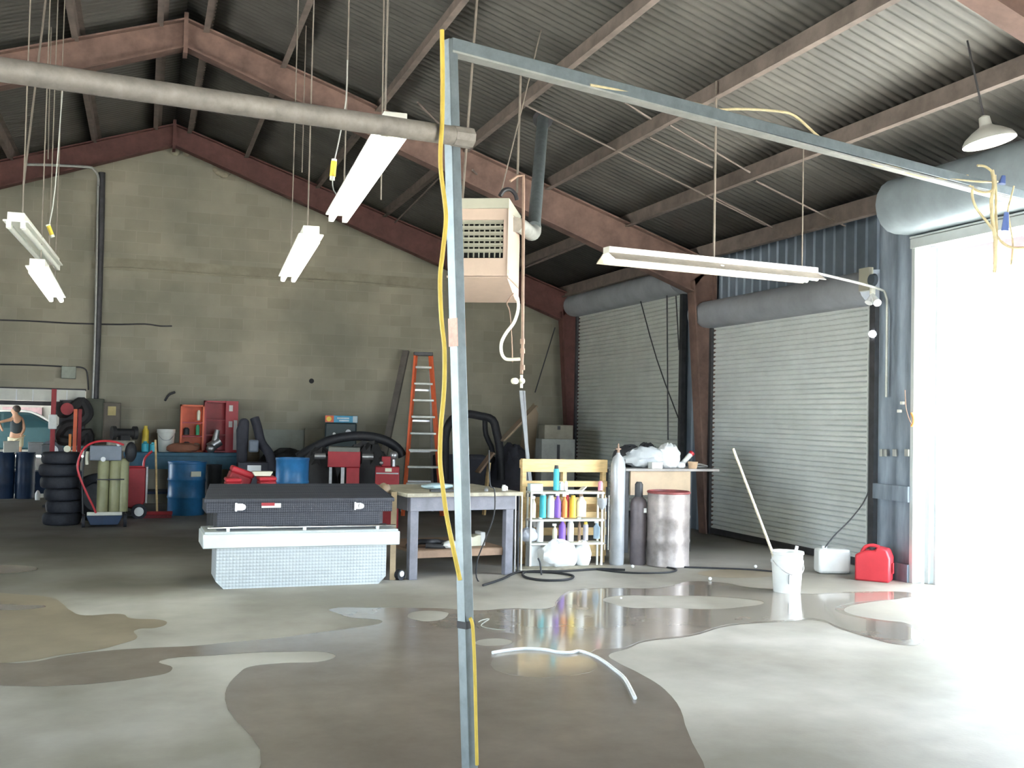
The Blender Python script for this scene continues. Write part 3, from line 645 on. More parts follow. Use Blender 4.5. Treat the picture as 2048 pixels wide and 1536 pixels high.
simple('cloth_roll', 'pale rag lying on the bench shelf beside the hose', 'rag', blob(.22, .14, .07, 5), M['white_plastic'], onb(.46, .16)+Vector((0, 0, .275)))
t = thing('bucket', 'cream plastic tub on the bench shelf right of the pole', 'tub', onb(.76, .3)+Vector((0, 0, .275)), .15)
obj('tub_body', B().prism([(-.09, 0), (.09, 0), (.105, .11), (.03, .11), (-.03, .09), (-.105, .12)], -.07, .07, 'Y'), M['cream'], t, bev=.004)
obj('tub_side', B().box((.085, 0, .07), (.05, .15, .14)), M['white_plastic'], t, bev=.006)
# tan paper roll at the left of the bench, wheel below
P = G(785, 1160)
simple('cardboard_tube', 'tan curved strip leaning between the tool boxes and the bench', 'strip', B().bar((0, 0, 0), (.03, .15, .84), .055, .02), mat('tan_strip', (.50, .38, .24), .6), P)
simple('rolled_rag', 'tan cloth bundle on the left end of the bench top', 'rag', blob(.12, .2, .12, 9), mat('tan_rag', (.38, .28, .20), .8), onb(-.14, .5)+Vector((0, 0, bz-.06)))
t = thing('caster_wheel', 'small dark wheel with white hub on the floor by the bench leg', 'wheel', G(800, 1160), .5)
obj('tyre', B().cyl((0, -.02, .05), (0, .03, .05), .05, n=20), M['tyre'], t); obj('hub', B().cyl((.0, -.028, .062), (0, -.018, .062), .028, n=16), M['white_plastic'], t)

# cable from bench top to floor
cord('black_cable', 'black cable hanging over the bench front to the floor', [(978, 900), (980, 968), (989, 980), (988, 1030), (970, 1080), (955, 1120), (953, 1155), (966, 1172)], 9.78, .007, M['black_rubber'])
def floor_hose(name, label, pix, r, m, cat='hose'):
    pts = [G(x, y)+Vector((0, 0, r)) for x, y in pix]
    return tag(obj(name, B().tube(pts, r, 8, 4), m), label, cat)
floor_hose('air_hose', 'dark hose coil on the floor in front of the pallet', [(966, 1173), (1005, 1160), (1030, 1148), (1045, 1146), (1100, 1147), (1140, 1152), (1146, 1157), (1130, 1162), (1090, 1163), (1055, 1158), (1045, 1150), (1060, 1145), (1110, 1145), (1150, 1143), (1200, 1140), (1250, 1142)], .012, M['black_rubber'])
floor_hose('air_hose', 'long black hose looping on the floor toward the drum and bucket', [(1050, 1140), (1120, 1136), (1180, 1139), (1240, 1146), (1290, 1148), (1340, 1146), (1352, 1140), (1320, 1134), (1370, 1136), (1430, 1138), (1500, 1141), (1560, 1146)], .010, M['black_rubber'])
floor_hose('white_hose', 'pale hose lying across the puddle in the foreground', [(985, 1309), (1010, 1305), (1050, 1301), (1090, 1303), (1115, 1308), (1140, 1309), (1160, 1306), (1185, 1314), (1205, 1325), (1225, 1340), (1250, 1362), (1270, 1400)], .012, M['bag'], 'hose')
floor_hose('thin_wire', 'thin curved wire lying in the puddle just right of the pole', [(957, 1245), (965, 1241), (978, 1239), (962, 1252), (985, 1259), (1010, 1261)], .004, M['galv_light'], 'wire')
for i, (x, y) in enumerate([(1265, 1136), (1420, 1161), (1511, 1136), (1242, 1200)]):
    P = G(x, y); simple('foam_ball', 'small white ball on the floor ' + ['in front of the gas cylinders', 'at the puddle edge below the drum', 'left of the white bucket, nearest the roller door', 'on the dry patch inside the puddle'][i], 'ball', B().ball((0, 0, .018), .018 if i != 3 else .01, n=12), M['white_plastic'], P, group='small white balls on the floor')
# spray gun like hook in front of bag
t = thing('air_nozzle', 'dark air nozzle standing up in the hose coil', 'nozzle', G(1083, 1150)); k = mpp(t.location)
obj('nozzle_body', B().tube([(0, 0, 0), (-.01, 0, .06), (-.02, 0, .13), (-.04, 0, .17)], .009, 8), M['dark_steel'], t)

# pallet with rack
PA, PB = G(1047, 1131), G(1219, 1128); ax = PB-PA; rzp = math.atan2(ax.y, ax.x); WP = ax.length; mk = mpp(PA); HP = 212*mk
t = thing('wooden_pallet', 'pale wooden pallet standing upright behind the bottle rack', 'pallet', PA+Vector((0, .10, 0)), rzp)
for x in (.03, WP/2, WP-.03): obj('stringer', B().box((x, .06, HP/2), (.045, .09, HP)), M['wood'], t, bev=.003)
nb = 7
ys = [918, 962, 1000, 1037, 1067, 1098]
hts = [24, 15, 16, 17, 17, 26]
for i, (yy, hh) in enumerate(zip([932, 969, 1003, 1034, 1066, 1105], [26, 12, 14, 16, 16, 24])):
    z = (1131-yy)*mk; obj('deck_board', B().box((WP/2, .008, z), (WP, .018, hh*mk)), M['wood'], t, bev=.002)
for i, yy in enumerate([930, 1020, 1112]): obj('back_board', B().box((WP/2, .112, (1131-yy)*mk), (WP, .018, .09)), M['wood'], t, bev=.002)
# white rack: local frame, in front of pallet
rk = thing('bottle_rack', 'white wire shelf rack holding spray bottles in front of the pallet', 'rack', PA+Vector((0, -.13, 0)), rzp)
sh = [(1056, .0, .80), (983, 0, .0)]
mr = mpp(PA+Vector((0, -.13, 0)))
def zp(y): return max(0, (1131-y)*mr+.02)
levels = [983, 1038, 1085]; WR = .82
for x in (.005, WR*.99): obj('upright', B().box((x, .07, zp(983)/2), (.02, .02, zp(983))), M['white_enamel'], rk)
for x in (.005, WR*.99): obj('upright', B().box((x, -.07, zp(983)/2), (.02, .02, zp(983))), M['white_enamel'], rk)
for yy in levels: obj('shelf', B().box((WR/2, 0, zp(yy)-.012), (WR+.02, .19, .022)), M['white_enamel'], rk, bev=.004)
for i, x in enumerate((.86, .90, .94)): obj('rack_wire', B().cyl((x-.06, -.09, zp(1100)), (x-.06, -.09, zp(990)), .004, n=6), M['white_enamel'], rk)
def bottle(name, label, cat, x, ylev, h, r, m, cap=None, style=0, dy=0):
    zz = zp(ylev); base = rk.location+Vector((math.cos(rzp)*x-math.sin(rzp)*dy, math.sin(rzp)*x+math.cos(rzp)*dy, zz))
    base = Vector((base.x, base.y, zz))
    tt = thing(name, label, cat, base, rzp, 'bottles and cans on the white rack')
    r *= 1.2
    if style == 0: obj('bottle_body', B().lathe([(r, 0), (r, h*.62), (r*.45, h*.76), (r*.4, h*.84)], n=16), m, tt)
    else: obj('bottle_body', B().lathe([(r, 0), (r, h*.82), (r*.85, h*.86)], n=16), m, tt)
    cm = cap or M['white_plastic']
    if style == 0:
        obj('spray_head', B().box((-.006, 0, h*.9), (.045, .022, h*.13)), cm, tt, bev=.003)
    else: obj('cap', B().cyl((0, 0, h*.86), (0, 0, h), r*.8, r*.65, 14), cm, tt)
    return tt
kx = WR/ (1180-1047)
X = lambda px: (px-1047)*.0056
bottle('spray_bottle', 'cream and white spray bottle at the left of the upper rack shelf', 'bottle', X(1056), 1036, .24, .022, M['cream'], style=0)
bottle('bottle', 'teal bottle with white top second on the upper rack shelf', 'bottle', X(1075), 1036, .28, .03, M['teal'], style=1)
bottle('bottle', 'plain white bottle third on the upper rack shelf', 'bottle', X(1091), 1036, .24, .032, M['white_plastic'], style=1)
bottle('spray_bottle', 'purple spray bottle in the middle of the upper rack shelf', 'bottle', X(1105), 1036, .28, .03, M['purple'], style=0)
bottle('bottle', 'orange-pink bottle right of the purple one, upper rack shelf', 'bottle', X(1119), 1036, .27, .026, M['orange'], style=0)
bottle('spray_can', 'red can behind between purple and yellow ones', 'can', X(1126), 1036, .28, .02, M['red_plastic'], style=1, dy=.04)
bottle('spray_can', 'yellow and orange can on the upper rack shelf', 'can', X(1136), 1036, .24, .03, M['yellow'], M['yellow'], style=1)
bottle('jug', 'white jug with brown neck right on the upper rack shelf', 'jug', X(1153), 1034, .26, .045, M['white_plastic'], M['brown_wood'], style=0)
bottle('roll', 'tall white paper roll at the left of the lower rack shelf', 'roll', X(1070), 1084, .26, .032, M['white_plastic'], style=1)
bottle('spray_bottle', 'pale green spray bottle on the lower rack shelf', 'bottle', X(1100), 1084, .2, .022, M['cream'], style=0)
bottle('spray_bottle', 'tall purple spray bottle on the lower rack shelf', 'bottle', X(1115), 1084, .27, .032, M['purple'], style=0)
bottle('bottle', 'pale bottle right of the purple one on the lower rack shelf', 'bottle', X(1132), 1084, .23, .03, M['cream'], style=1)
bottle('brush', 'white-headed brush with brown handle on the lower rack shelf', 'brush', X(1150), 1084, .27, .014, M['brown_wood'], style=0)
bottle('spray_can', 'yellow-topped can on the lower rack shelf', 'can', X(1163), 1082, .2, .024, mat('grey_can', (.5, .48, .55)), M['yellow'], style=1)
bottle('bottle', 'light blue bottle at the right of the lower rack shelf', 'bottle', X(1186), 1079, .2, .03, mat('light_blue', (.45, .6, .75)), style=0)
bottle('spray_can', 'tall teal can standing alone on top of the rack', 'can', X(1101), 981, .27, .026, M['teal'], M['dark_steel'], style=1)
bottle('can', 'short white can right of the tall teal can', 'can', X(1112), 981, .09, .022, M['white_plastic'], style=1)
bottle('can', 'second short white can on top of the rack', 'can', X(1121), 981, .10, .016, M['white_plastic'], style=1)
bottle('can', 'pink bottle at the right end of the rack top', 'bottle', X(1192), 981, .10, .022, M['pink'], M['pink'], style=1)
simple('carton', 'pale blue carton on the left end of the rack top', 'box', B().box((0, 0, .04), (.14, .12, .08)), mat('pale_blue_card', (.68, .85, .88), .6), rk.location+Vector((X(1059), 0, zp(983))), rzp, .004)
simple('tray', 'shallow white tray in the middle of the rack top', 'tray', B().prism([(-.11, .0), (.08, 0), (.13, .05), (.12, .05), (.07, .01), (-.11, .012)], -.06, .06, 'Y'), M['white_plastic'], rk.location+Vector((X(1140), 0, zp(983))), rzp)
t = thing('funnel', 'grey funnel hanging at the right of the rack', 'funnel', rk.location+Vector((X(1190), -.13, zp(1020))), rzp)
obj('funnel_cone', B().lathe([(.012, 0), (.05, .06), (.055, .13)]), M['gas_grey'], t); obj('hook', B().tube([(0, .05, .13), (0, .06, .17), (0, .08, .16)], .004), M['steel'], t)
simple('plastic_bag', 'big crumpled white plastic bag on the floor against the rack', 'bag', blob(.48, .26, .29, 12, 22), M['bag'], G(1110, 1134)+Vector((.02, -.02, 0)))
simple('plastic_bag', 'smaller white bag at the right of the big one', 'bag', blob(.2, .2, .28, 15), M['bag'], G(1163, 1133)+Vector((.0, .0, 0)))
simple('plastic_jug', 'white container at the left of the big bag', 'container', B().box((0, 0, .12), (.14, .12, .24)), M['white_plastic'], G(1066, 1133)+Vector((0, -.02, 0)), rzp, .015)
simple('grey_bag', 'grey film bundle between bench and rack', 'bag', blob(.2, .14, .15, 21), mat('grey_film', (.5, .52, .58), .3), rk.location+Vector((X(1048), .0, zp(1083))))
simple('floor_board', 'flat grey board lying on the floor under the bags', 'board', B().box((0, 0, .01), (1.05, .2, .02)), M['bench_top'], G(1130, 1140)+Vector((0, .08, .0)), rzp, .003)
for i, x in enumerate((1029, 1036, 1042)):
    P = at(x, 1140, 10.35); P.z = 0
    simple('metal_rod', 'thin metal rod standing between bench and pallet, ' + ['left', 'middle', 'right'][i]+' of three', 'rod', B().cyl((0, 0, 0), (0, .02, .82), .010, n=8), [M['steel'], M['dark_steel'], M['white_enamel']][i], P, group='rods between bench and pallet')

# gas cylinders
x, y, _, w, h = fit(1224, 1254, 888, 1131)
t = thing('gas_cylinder', 'tall grey gas cylinder standing beside the pallet', 'gas cylinder', (x, y+w/2, 0)); r = w/2
obj('bottle_body', B().lathe([(r*.9, 0), (r, .02), (r, h*.80), (r*.93, h*.84), (r*.7, h*.885), (r*.3, h*.91), (r*.25, h*.925)], n=28), M['gas_grey'], t)
obj('valve', B().cyl((0, 0, h*.92), (0, 0, h*.975), .018, .012).cyl((-.03, 0, h*.955), (.03, 0, h*.955), .010).cyl((0, 0, h*.97), (0, 0, h), .008), M['cylinder_cap'], t)
x, y, _, w, h = fit(1266, 1299, 965, 1131)
t = thing('gas_cylinder', 'short dark brown gas cylinder between the grey one and the drum', 'gas cylinder', (x, y+w/2, 0)); r = w/2
obj('bottle_body', B().lathe([(r*.92, 0), (r, .02), (r, h*.74), (r*.9, h*.78), (r*.6, h*.81), (r*.5, h*.82)], n=28), M['gas_brown'], t)
obj('valve_guard', B().lathe([(r*.5, h*.82), (r*.5, h*.97), (r*.3, h)], n=20), M['dark_steel'], t)
obj('tag', B().box((r*.4, -r*.93, h*.66), (.035, .008, .05)), M['white_plastic'], t)
# oil drum
x, y, _, w, h = fit(1312, 1400, 985, 1137)
t = thing('oil_drum', 'dirty grey steel drum with red rim in front of the side table', 'drum', (x, y+w/2, 0)); r = w/2
pr = [(r*.97, 0), (r, .012), (r*.975, .03)]
for zc in (.34, .66): pr += [(r*.975, h*zc-.03), (r*1.0, h*zc), (r*.975, h*zc+.03)]
pr += [(r*.975, h*.97)]
obj('shell', B().lathe(pr, n=40), M['drum_grey'], t)
obj('rim', B().lathe([(r*.975, h*.965), (r*1.01, h*.975), (r*1.01, h*.99), (r*.96, h), (r*.95, h*.975), (0, h*.97)], n=40), M['drum_red'], t)

# side table behind drum
TL, TR = at(1250, 938, 11.5), at(1437, 938, 11.5); TL.z = TR.z
zt = TL.z; WT = TR.x-TL.x
t = thing('side_table', 'plywood-fronted table behind the drum with bags on top', 'table', (TL.x, 11.5, 0))
obj('table_top', B().box((WT/2, .35, zt-.015), (WT, .75, .03)), mat('grey_top', (.40, .37, .36), .5), t, bev=.003)
obj('plywood_front', B().box((.08+(1392-1258)*mpp((5.8, 11.5, 1))/2, .02, zt-.17), ((1392-1258)*mpp((5.8, 11.5, 1)), .03, .30)), M['ply'], t)
for lx in (.05, WT*.70):
    for ly in (.06, .66): obj('leg', B().box((lx, ly, zt/2-.02), (.05, .05, zt-.04)), M['dark_steel'], t)
sb = lambda px, dy=.25: Vector((at(px, 935, 11.5).x, 11.5+dy, zt))
mt_ = mpp((5.9, 11.6, 1))
simple('plastic_bag', 'large crumpled pale bag on the side table', 'bag', blob(95*mt_, .35, 42*mt_, 31, 22), mat('grey_white_bag', (.62, .66, .70), .4, 0, .08, 5, bump=.8, bscale=12), sb(1312))
simple('plastic_bag', 'bright white bag at the right of the large one on the side table', 'bag', blob(48*mt_, .3, 50*mt_, 33, 20), M['bag'], sb(1350, .18))
simple('dark_bag', 'black bag behind the pale bags on the side table', 'bag', blob(.42, .25, .27, 35, 18), M['black_rubber'], sb(1288, .42))
simple('dark_bag', 'black bundle sticking up behind the white bag', 'bag', blob(.3, .2, .3, 36, 18), M['black_rubber'], sb(1330, .5))
simple('white_box', 'white carton lying before the bags on the side table', 'box', B().box((0, 0, .04), (.15, .1, .08)), M['white_plastic'], sb(1313, .03), .05, .005)
t = thing('caulk_tube', 'white tube with red cap leaning on the side table', 'tube', sb(1388, .2), 0)
obj('tube_body', B().cyl((-.05, 0, .06), (.06, 0, .17), .032, n=16), M['white_plastic'], t); obj('cap', B().cyl((.06, 0, .17), (.085, 0, .195), .036, n=16), M['red_plastic'], t)
simple('paper_cup', 'small tan tub on the side table under the red-capped tube', 'tub', B().lathe([(.05, 0), (.065, .085)], n=16), mat('tan_tub', (.66, .46, .30)), sb(1392, .08))
simple('white_rag', 'white scrap right of the bags on the side table', 'rag', blob(.14, .12, .08, 41), M['bag'], sb(1372, .15))
simple('wire_bundle', 'small grey wire bundle at the right end of the side table', 'wire', B().tube([(-.1, 0, .02), (0, .03, .05), (.08, -.03, .03), (.1, .05, .02), (-.02, .05, .02)], .012, 8), M['steel'], sb(1412, .15))

# bucket with sticks
x, y, _, w, h = fit(1557, 1622, 1106, 1188)
t = thing('white_bucket', 'white plastic bucket standing at the puddle edge with sticks in it', 'bucket', (x, y+w/2*.85, 0)); r = w/2
obj('bucket_body', B().lathe([(r*.82, 0), (r*.95, h*.72), (r*1.0, h*.72), (r*1.0, h*.78), (r*.95, h*.8), (r*.96, h*.93), (r*1.02, h*.94), (r*1.02, h), (r*.93, h), (r*.80, .02), (0, .02)], n=36), M['white_plastic'], t)
obj('handle', B().tube([(r*1.02*math.cos(a), r*1.02*math.sin(a)*.95-.0, h*.78-.12*max(0, math.sin(-a))) for a in [PI+PI*i/8 for i in range(9)]], .004), M['steel'], t)
obj('label', B().box((-r*.32, -r*.845, h*.36), (.045, .012, .09), .3), M['gas_grey'], t, label='grey label')
bx, by = t.location.x, t.location.y
top = at(1466, 897, by+.05); low = Vector((bx-.01, by+.02, .06))
tag(obj('broom_stick', B().cyl(low, top, .014, .012, 12), mat('pale_stick', (.66, .60, .46), .5)), 'long pale wooden stick leaning out of the white bucket', 'stick')
tag(obj('short_stick', B().cyl((bx-.01, by-.02, .03), at(1594, 1092, by-.05), .016, n=12), M['white_plastic']), 'short white stick poking out of the bucket', 'stick')
# white jug, red can
x, y, _, w, h = fit(1643, 1708, 1096, 1149)
t = thing('white_jug', 'white rectangular jug on the floor by the roller door', 'jug', (x, y+.1, 0), -.30)
obj('jug_body', B().box((0, 0, h*.48), (w, .2, h*.92)), M['white_plastic'], t, bev=.03); obj('cap', B().cyl((-w*.25, 0, h*.9), (-w*.25, 0, h*1.03), .03, n=14), M['white_plastic'], t)
cord('black_cord', 'thin black cord sagging from the right wall pier to the white jug', [(1738, 982), (1725, 1008), (1700, 1040), (1668, 1072), (1650, 1095)], 9.35, .007, M['black_rubber'])
x, y, _, w, h = fit(1733, 1801, 1092, 1164)
t = thing('gas_can', 'red plastic fuel can at the foot of the right pier', 'fuel can', (x-.02, y+.12, 0), -.85)
b = B(); b.prism([(-w*.50, 0), (w*.48, 0), (w*.50, h*.66), (w*.40, h*.90), (w*.1, h*.95), (w*.06, h*.86), (-w*.22, h*.84), (-w*.50, h*.72)], -.12, .12, 'Y'); obj('can_body', b, M['red_plastic'], t, bev=.03)
obj('handle', B().tube([(-w*.36, 0, h*.76), (-w*.25, 0, h*.92), (-w*.05, 0, h*.97), (w*.14, 0, h*.93)], .02, 10), M['red_plastic'], t)
obj('cap', B().cyl((-w*.05, 0, h*.8), (-w*.05, 0, h*.93), .035, n=16), M['dark_steel'], t)
b = B(); b.box((w*.535, .0, h*.38), (.012, .05, h*.3)); obj('side_grip', b, M['red'], t, bev=.004)

# right pier fittings
def wallbox(name, label, cat, x0, x1, y0_, y1_, m, X=7.44, d=.06, bev=.004):
    A_ = rw(x0, y0_, X); C_ = rw(x1, y1_, X); c = (A_+C_)/2
    return tag(obj(name, B().box(c, (d, abs(A_.y-C_.y), abs(A_.z-C_.z))), m, bev=bev), label, cat)
wallbox('junction_box', 'beige box high on the wall above the right roller door', 'electrical box', 1722, 1742, 538, 580, M['heater_top'], 7.44)
t = thing('flood_light', 'white twin floodlight under the conduit at the top of the right roller door', 'flood light', rw(1745, 575, 7.36))
o0 = Vector(t.location); obj('mount', B().cyl((0, 0, 0), rw(1745, 588, 7.34)-o0, .03, n=14), M['white_enamel'], t)
for px_, py_ in ((1737, 606), (1755, 606)): obj('lamp_head', B().cyl(rw(1745, 590, 7.34)-o0, rw(px_, py_, 7.28)-o0, .02, .042, 14), M['white_plastic'], t)
t = thing('wall_fan', 'small dark round bell beside the beige box on the wall', 'bell', rw(1748, 560, 7.44))
obj('bell_disc', B().cyl((0, 0, 0), (-.04, 0, 0), .07, .06, 20), mat('bell_grey', (.07, .09, .11)), t)
tag(obj('bright_reflector', B().ball(rw(1745, 668, 7.66), .042), mat('reflector_glow', (1, 1, 1), .3, emit=2.5, ecol=(.9, .95, 1), var=0)), 'bright round lamp at the edge of the right roller door', 'lamp')
for i, (x0, x1) in enumerate(((1760, 1765), (1768, 1773), (1786, 1793), (1810, 1818))):
    wallbox('hanging_tag', 'small pale tool hanging in the row on the right pier, ' + ['leftmost', 'second from left', 'third from left', 'rightmost'][i], 'tool', x0, x1, 898, 913, M['galv_light'], 7.43, .02).__setitem__('group', 'tools hanging in a row on the right pier')
for i, (x, y) in enumerate(((1805, 806), (1799, 822))):
    wallbox('wall_hook', 'small pale hook high on the right pier, ' + ['upper', 'lower'][i]+' of two', 'hook', x-3, x+3, y-3, y+3, M['white_enamel'], 7.42, .03)
tag(obj('hook_cord', B().tube([rw(x, y, 7.40) for x, y in ((1810, 780), (1812, 815), (1818, 838), (1824, 850))], .005), M['cylinder_cap']), 'thin rusty cord on the right pier near the opening', 'cord')
tag(obj('door_pull', B().tube([rw(x, y, 7.38) for x, y in ((1823, 826), (1827, 836), (1827, 846), (1823, 852))], .012), M['orange']), 'curved orange pull handle at the edge of the open doorway', 'handle')
# chains in front of far door
for i, (a, c_) in enumerate([((1334, 590), (1336, 880)), ((1352, 592), (1358, 700)), ((1278, 590), (1362, 850))]):
    tag(obj('door_chain', B().tube([rw(*a, 7.6), rw((a[0]+c_[0])/2-(6 if i == 2 else 0), (a[1]+c_[1])/2, 7.6), rw(*c_, 7.6)], .010, 6, 3), M['dark_steel']), 'chain on the far roller door, ' + ['long straight one', 'short one at its right edge', 'slanting one'][i], 'chain', 'chains on the far roller door')
cord('wall_cable', 'thin dark cable slanting down the block wall near the corner', [(1110, 655), (1090, 720), (1070, 785)], 18.6, .012, M['dark_steel'], 'cable')

# ------------------------------------------------------------------ far wall clutter
def place(name, label, cat, xl, xr, yt, yb, Y=None, group=None, rz=None):
    x, y, z, w, h = fit(xl, xr, yt, yb, Y)
    t = thing(name, label, cat, (x, y, 0 if Y is None else z), face(x, y) if rz is None else rz, group)
    return t, w, h
def grounded(name, label, cat, xl, xr, yt, Y, group=None):     # hidden base: stand it on the floor at depth Y
    xc = (xl+xr)/2; P = at(xc, yt, Y); m = mpp(P)
    t = thing(name, label, cat, (P.x, Y, 0), face(P.x, Y), group); return t, m*(xr-xl), P.z
# conduits and riser on the far wall
def wall_pts(pix, off=.05): return [at(x, y, YF-off) for x, y in pix]
tag(obj('conduit', B().tube(wall_pts([(204, 345), (201, 500), (196, 650), (190, 800)], .06), .055, 12, 0), M['dark_steel']), 'thick dark riser pipe up the block wall to the rafter', 'pipe')
tag(obj('conduit', B().tube(wall_pts([(196, 370), (193, 540), (189, 700), (185, 800)], .13), .018, 8, 0), M['galv_light']), 'thin pale conduit beside the dark riser', 'pipe')
tag(obj('conduit', B().tube([at(x, y, 18.0) for x, y in [(50, 329), (100, 330), (175, 334), (188, 340), (196, 352), (197, 372)]], .022, 8, 3), M['galv_light']), 'thin conduit running left from the riser top with a bend', 'pipe')
tag(obj('conduit', B().tube(wall_pts([(191, 560), (193, 540), (203, 534), (300, 538), (500, 552), (700, 563), (880, 580)], .06), .012, 8, 3), M['beam_conc']), 'long thin conduit along the bond beam to the right', 'pipe')
tag(obj('wall_cable', B().tube(wall_pts([(0, 640), (60, 642), (130, 646), (190, 648), (240, 649), (290, 648), (320, 652), (344, 652)], .03), .013, 8, 3), M['dark_steel']), 'dark cable running level across the left of the block wall', 'cable')
tag(obj('wall_cable', B().tube(wall_pts([(0, 729), (60, 730), (125, 733)], .03), .012, 8, 3).tube(wall_pts([(152, 734), (166, 736), (174, 745), (177, 780)], .03), .012, 8, 3), M['dark_steel']), 'dark cable leading through the grey wall box', 'cable')
A_, C_ = at(124, 733, YF), at(152, 758, YF)
tag(obj('junction_box', B().box(((A_.x+C_.x)/2, YF-.06, (A_.z+C_.z)/2), (C_.x-A_.x, .12, A_.z-C_.z)), mat('grey_green_box', (.34, .37, .31)), bev=.01), 'grey wall box left of the dark riser', 'electrical box')
P = at(623, 762, YF); tag(obj('wall_hole', B().cyl((P.x, YF-.004, P.z), (P.x, YF+.03, P.z), .045, n=14), M['dark_int']), 'small dark round outlet in the middle of the block wall', 'outlet')
P = at(340, 790, YF); tag(obj('wall_bracket', B().tube([(P.x-.08, YF-.02, P.z-.1), (P.x-.02, YF-.06, P.z), (P.x+.08, YF-.03, P.z+.05)], .02), M['dark_steel']), 'small dark bracket on the block wall above the red cabinets', 'bracket')
# switch panels
def wbox(name, label, cat, x0, x1, y0_, y1_, m, d=.25, Y=18.9):
    A_, C_ = at(x0, y0_, Y), at(x1, y1_, Y)
    t = thing(name, label, cat, ((A_.x+C_.x)/2, Y, C_.z)); w = C_.x-A_.x; h = A_.z-C_.z
    obj('cabinet_body', B().box((0, 0, h/2), (w, d, h)), m, t, bev=.012); obj('cabinet_door', B().box((0, -d/2-.008, h/2), (w*.86, .016, h*.9)), m, t, bev=.004)
    return t, w, h, d
wbox('switch_panel', 'narrow dark switch panel at the foot of the riser', 'electrical panel', 172, 206, 797, 880, mat('dark_olive', (.07, .075, .05)))
t, w, h, d = wbox('switch_panel', 'brownish switch panel with a yellow notice on it', 'electrical panel', 207, 240, 805, 880, mat('brown_grey', (.13, .11, .085)))
obj('notice', B().box((.0, -d/2-.02, h*.78), (w*.45, .006, h*.24)), mat('notice_yellow', (.55, .45, .20)), t)
# cable mass
t = thing('machine_part', 'dark cluster of hoses and fittings on the wall left of the riser', 'fittings', at(150, 840, 18.7))
b = B(); random.seed(4)
b.tube([(-.28, 0, .28), (-.2, .02, .1), (-.05, 0, .2), (.1, .03, .3), (.2, 0, .1), (.05, .02, -.05), (-.15, 0, -.1), (-.25, .02, -.3), (0, 0, -.35), (.2, 0, -.2), (.22, .03, -.5)], .085, 8)
obj('hose_bundle', b, M['bronze'], t)
obj('backing_board', B().box((0, .12, -.05), (.50, .04, .75)), M['dark_steel'], t)
obj('red_reel', B().cyl((-.12, -.1, .18), (-.12, .02, .18), .1, n=18), M['red'], t)

# barrels at the left
def barrel(xl, xr, yt, yb, m, label, Y=None, r2=1.0, group=None, stain=None):
    if Y is None: x, y, _, w, h = fit(xl, xr, yt, yb)
    else:
        P = at((xl+xr)/2, yt, Y); x, y, w, h = P.x, Y, mpp(P)*(xr-xl), P.z
    r = w/2; t = thing('barrel', label, 'barrel', (x, y+r, 0), face(x, y), group)
    pr = [(r*.94*r2, 0), (r*.96*r2, .02)]
    for f_ in (.33, .66): pr += [(r*(.95*r2+(1-r2)*.0), h*f_-.03), (r*1.0, h*f_), (r*.96, h*f_+.03)]
    pr += [(r*.97, h*.96), (r, h*.97), (r, h), (r*.93, h), (r*.93, h*.93), (0, h*.93)]
    obj('drum_shell', B().lathe(pr, n=32), m, t)
    return t, r, h
barrel(-16, 24, 905, 998, M['blue_dark'], 'dark blue barrel at the far left edge')
barrel(28, 66, 905, 998, M['blue_dark'], 'dark blue barrel second from the left edge')
t, r, h = barrel(335, 411, 925, 1032, M['blue_drum'], 'bright blue barrel beside the push broom')
obj('label', B().box((r*.45, -r*.90, h*.78), (.16, .02, .08), .45), M['cream'], t, label='torn pale label')
barrel(411, 445, 930, 1020, M['black_rubber'], 'black barrel hidden behind the bright blue one', 17.2)
t, r, h = barrel(556, 624, 917, 0, M['blue_drum'], 'light-streaked blue barrel behind the black tool box', 14.5)
for i, (xl, xr, yt, yb, m, lab) in enumerate([(8, 36, 884, 908, 'white_enamel', 'pale box on top of the leftmost dark barrel'), (57, 84, 886, 908, 'gas_grey', 'grey metal box on the second dark barrel'), (84, 102, 890, 908, 'grey_plastic', 'grey box to the right of the metal one behind the tyres')]):
    x, y, z, w, h = fit(xl, xr, yt, yb, 20.4); t = thing('metal_box', lab, 'box', (x, y, z), face(x, y)); obj('box_body', B().box((0, 0, h/2), (w, .3, h)), M[m], t, bev=.01); obj('box_lid', B().box((0, 0, h), (w*1.04, .32, .03)), M[m], t, bev=.005)
simple('work_counter', 'dark counter across the open bay behind the barrels', 'counter', B().box((0, 0, .40), (3.4, .6, .06)).box((0, .2, .2), (3.3, .05, .4)).box((-1.6, -.2, .2), (.06, .06, .4)).box((1.6, -.2, .2), (.06, .06, .4)), M['blue_dark'], (-2.7, 21.2, 0))
# red posts
for xl, xr, y0_, y1_, Y, m, lab, pn in [(104, 113, 778, 905, 18.5, 'red', 'red post with a white box on it before the open bay', 0), (148, 155, 818, 918, 18.2, 'orange_red', 'orange post left of a close pair', 1), (157, 164, 818, 905, 18.35, 'red', 'red post right of a close pair', 1), (138, 143, 868, 905, 18.4, 'orange', 'short orange rod beside the post pair', 1)]:
    P = at((xl+xr)/2, y0_, Y); w = mpp(P)*(xr-xl); t = thing('steel_post', lab, 'post', (P.x, Y, 0), 0, 'coloured posts before the open bay')
    if pn == 1 and y0_ > 850: pass
    obj('upright', B().box((0, 0, P.z/2), (w, w*.8, P.z)), M[m], t, bev=.004); obj('foot', B().box((0, 0, .02), (w*3, w*3, .04)), M['dark_steel'], t)
    if pn == 0:
        z0, z1 = at(108, 858, Y).z, at(108, 829, Y).z; obj('white_box', B().box((0, -.07, (z0+z1)/2), (.125, .08, z1-z0)), mat('white_box_paint', (.9, .95, .88), .4), t, bev=.015)
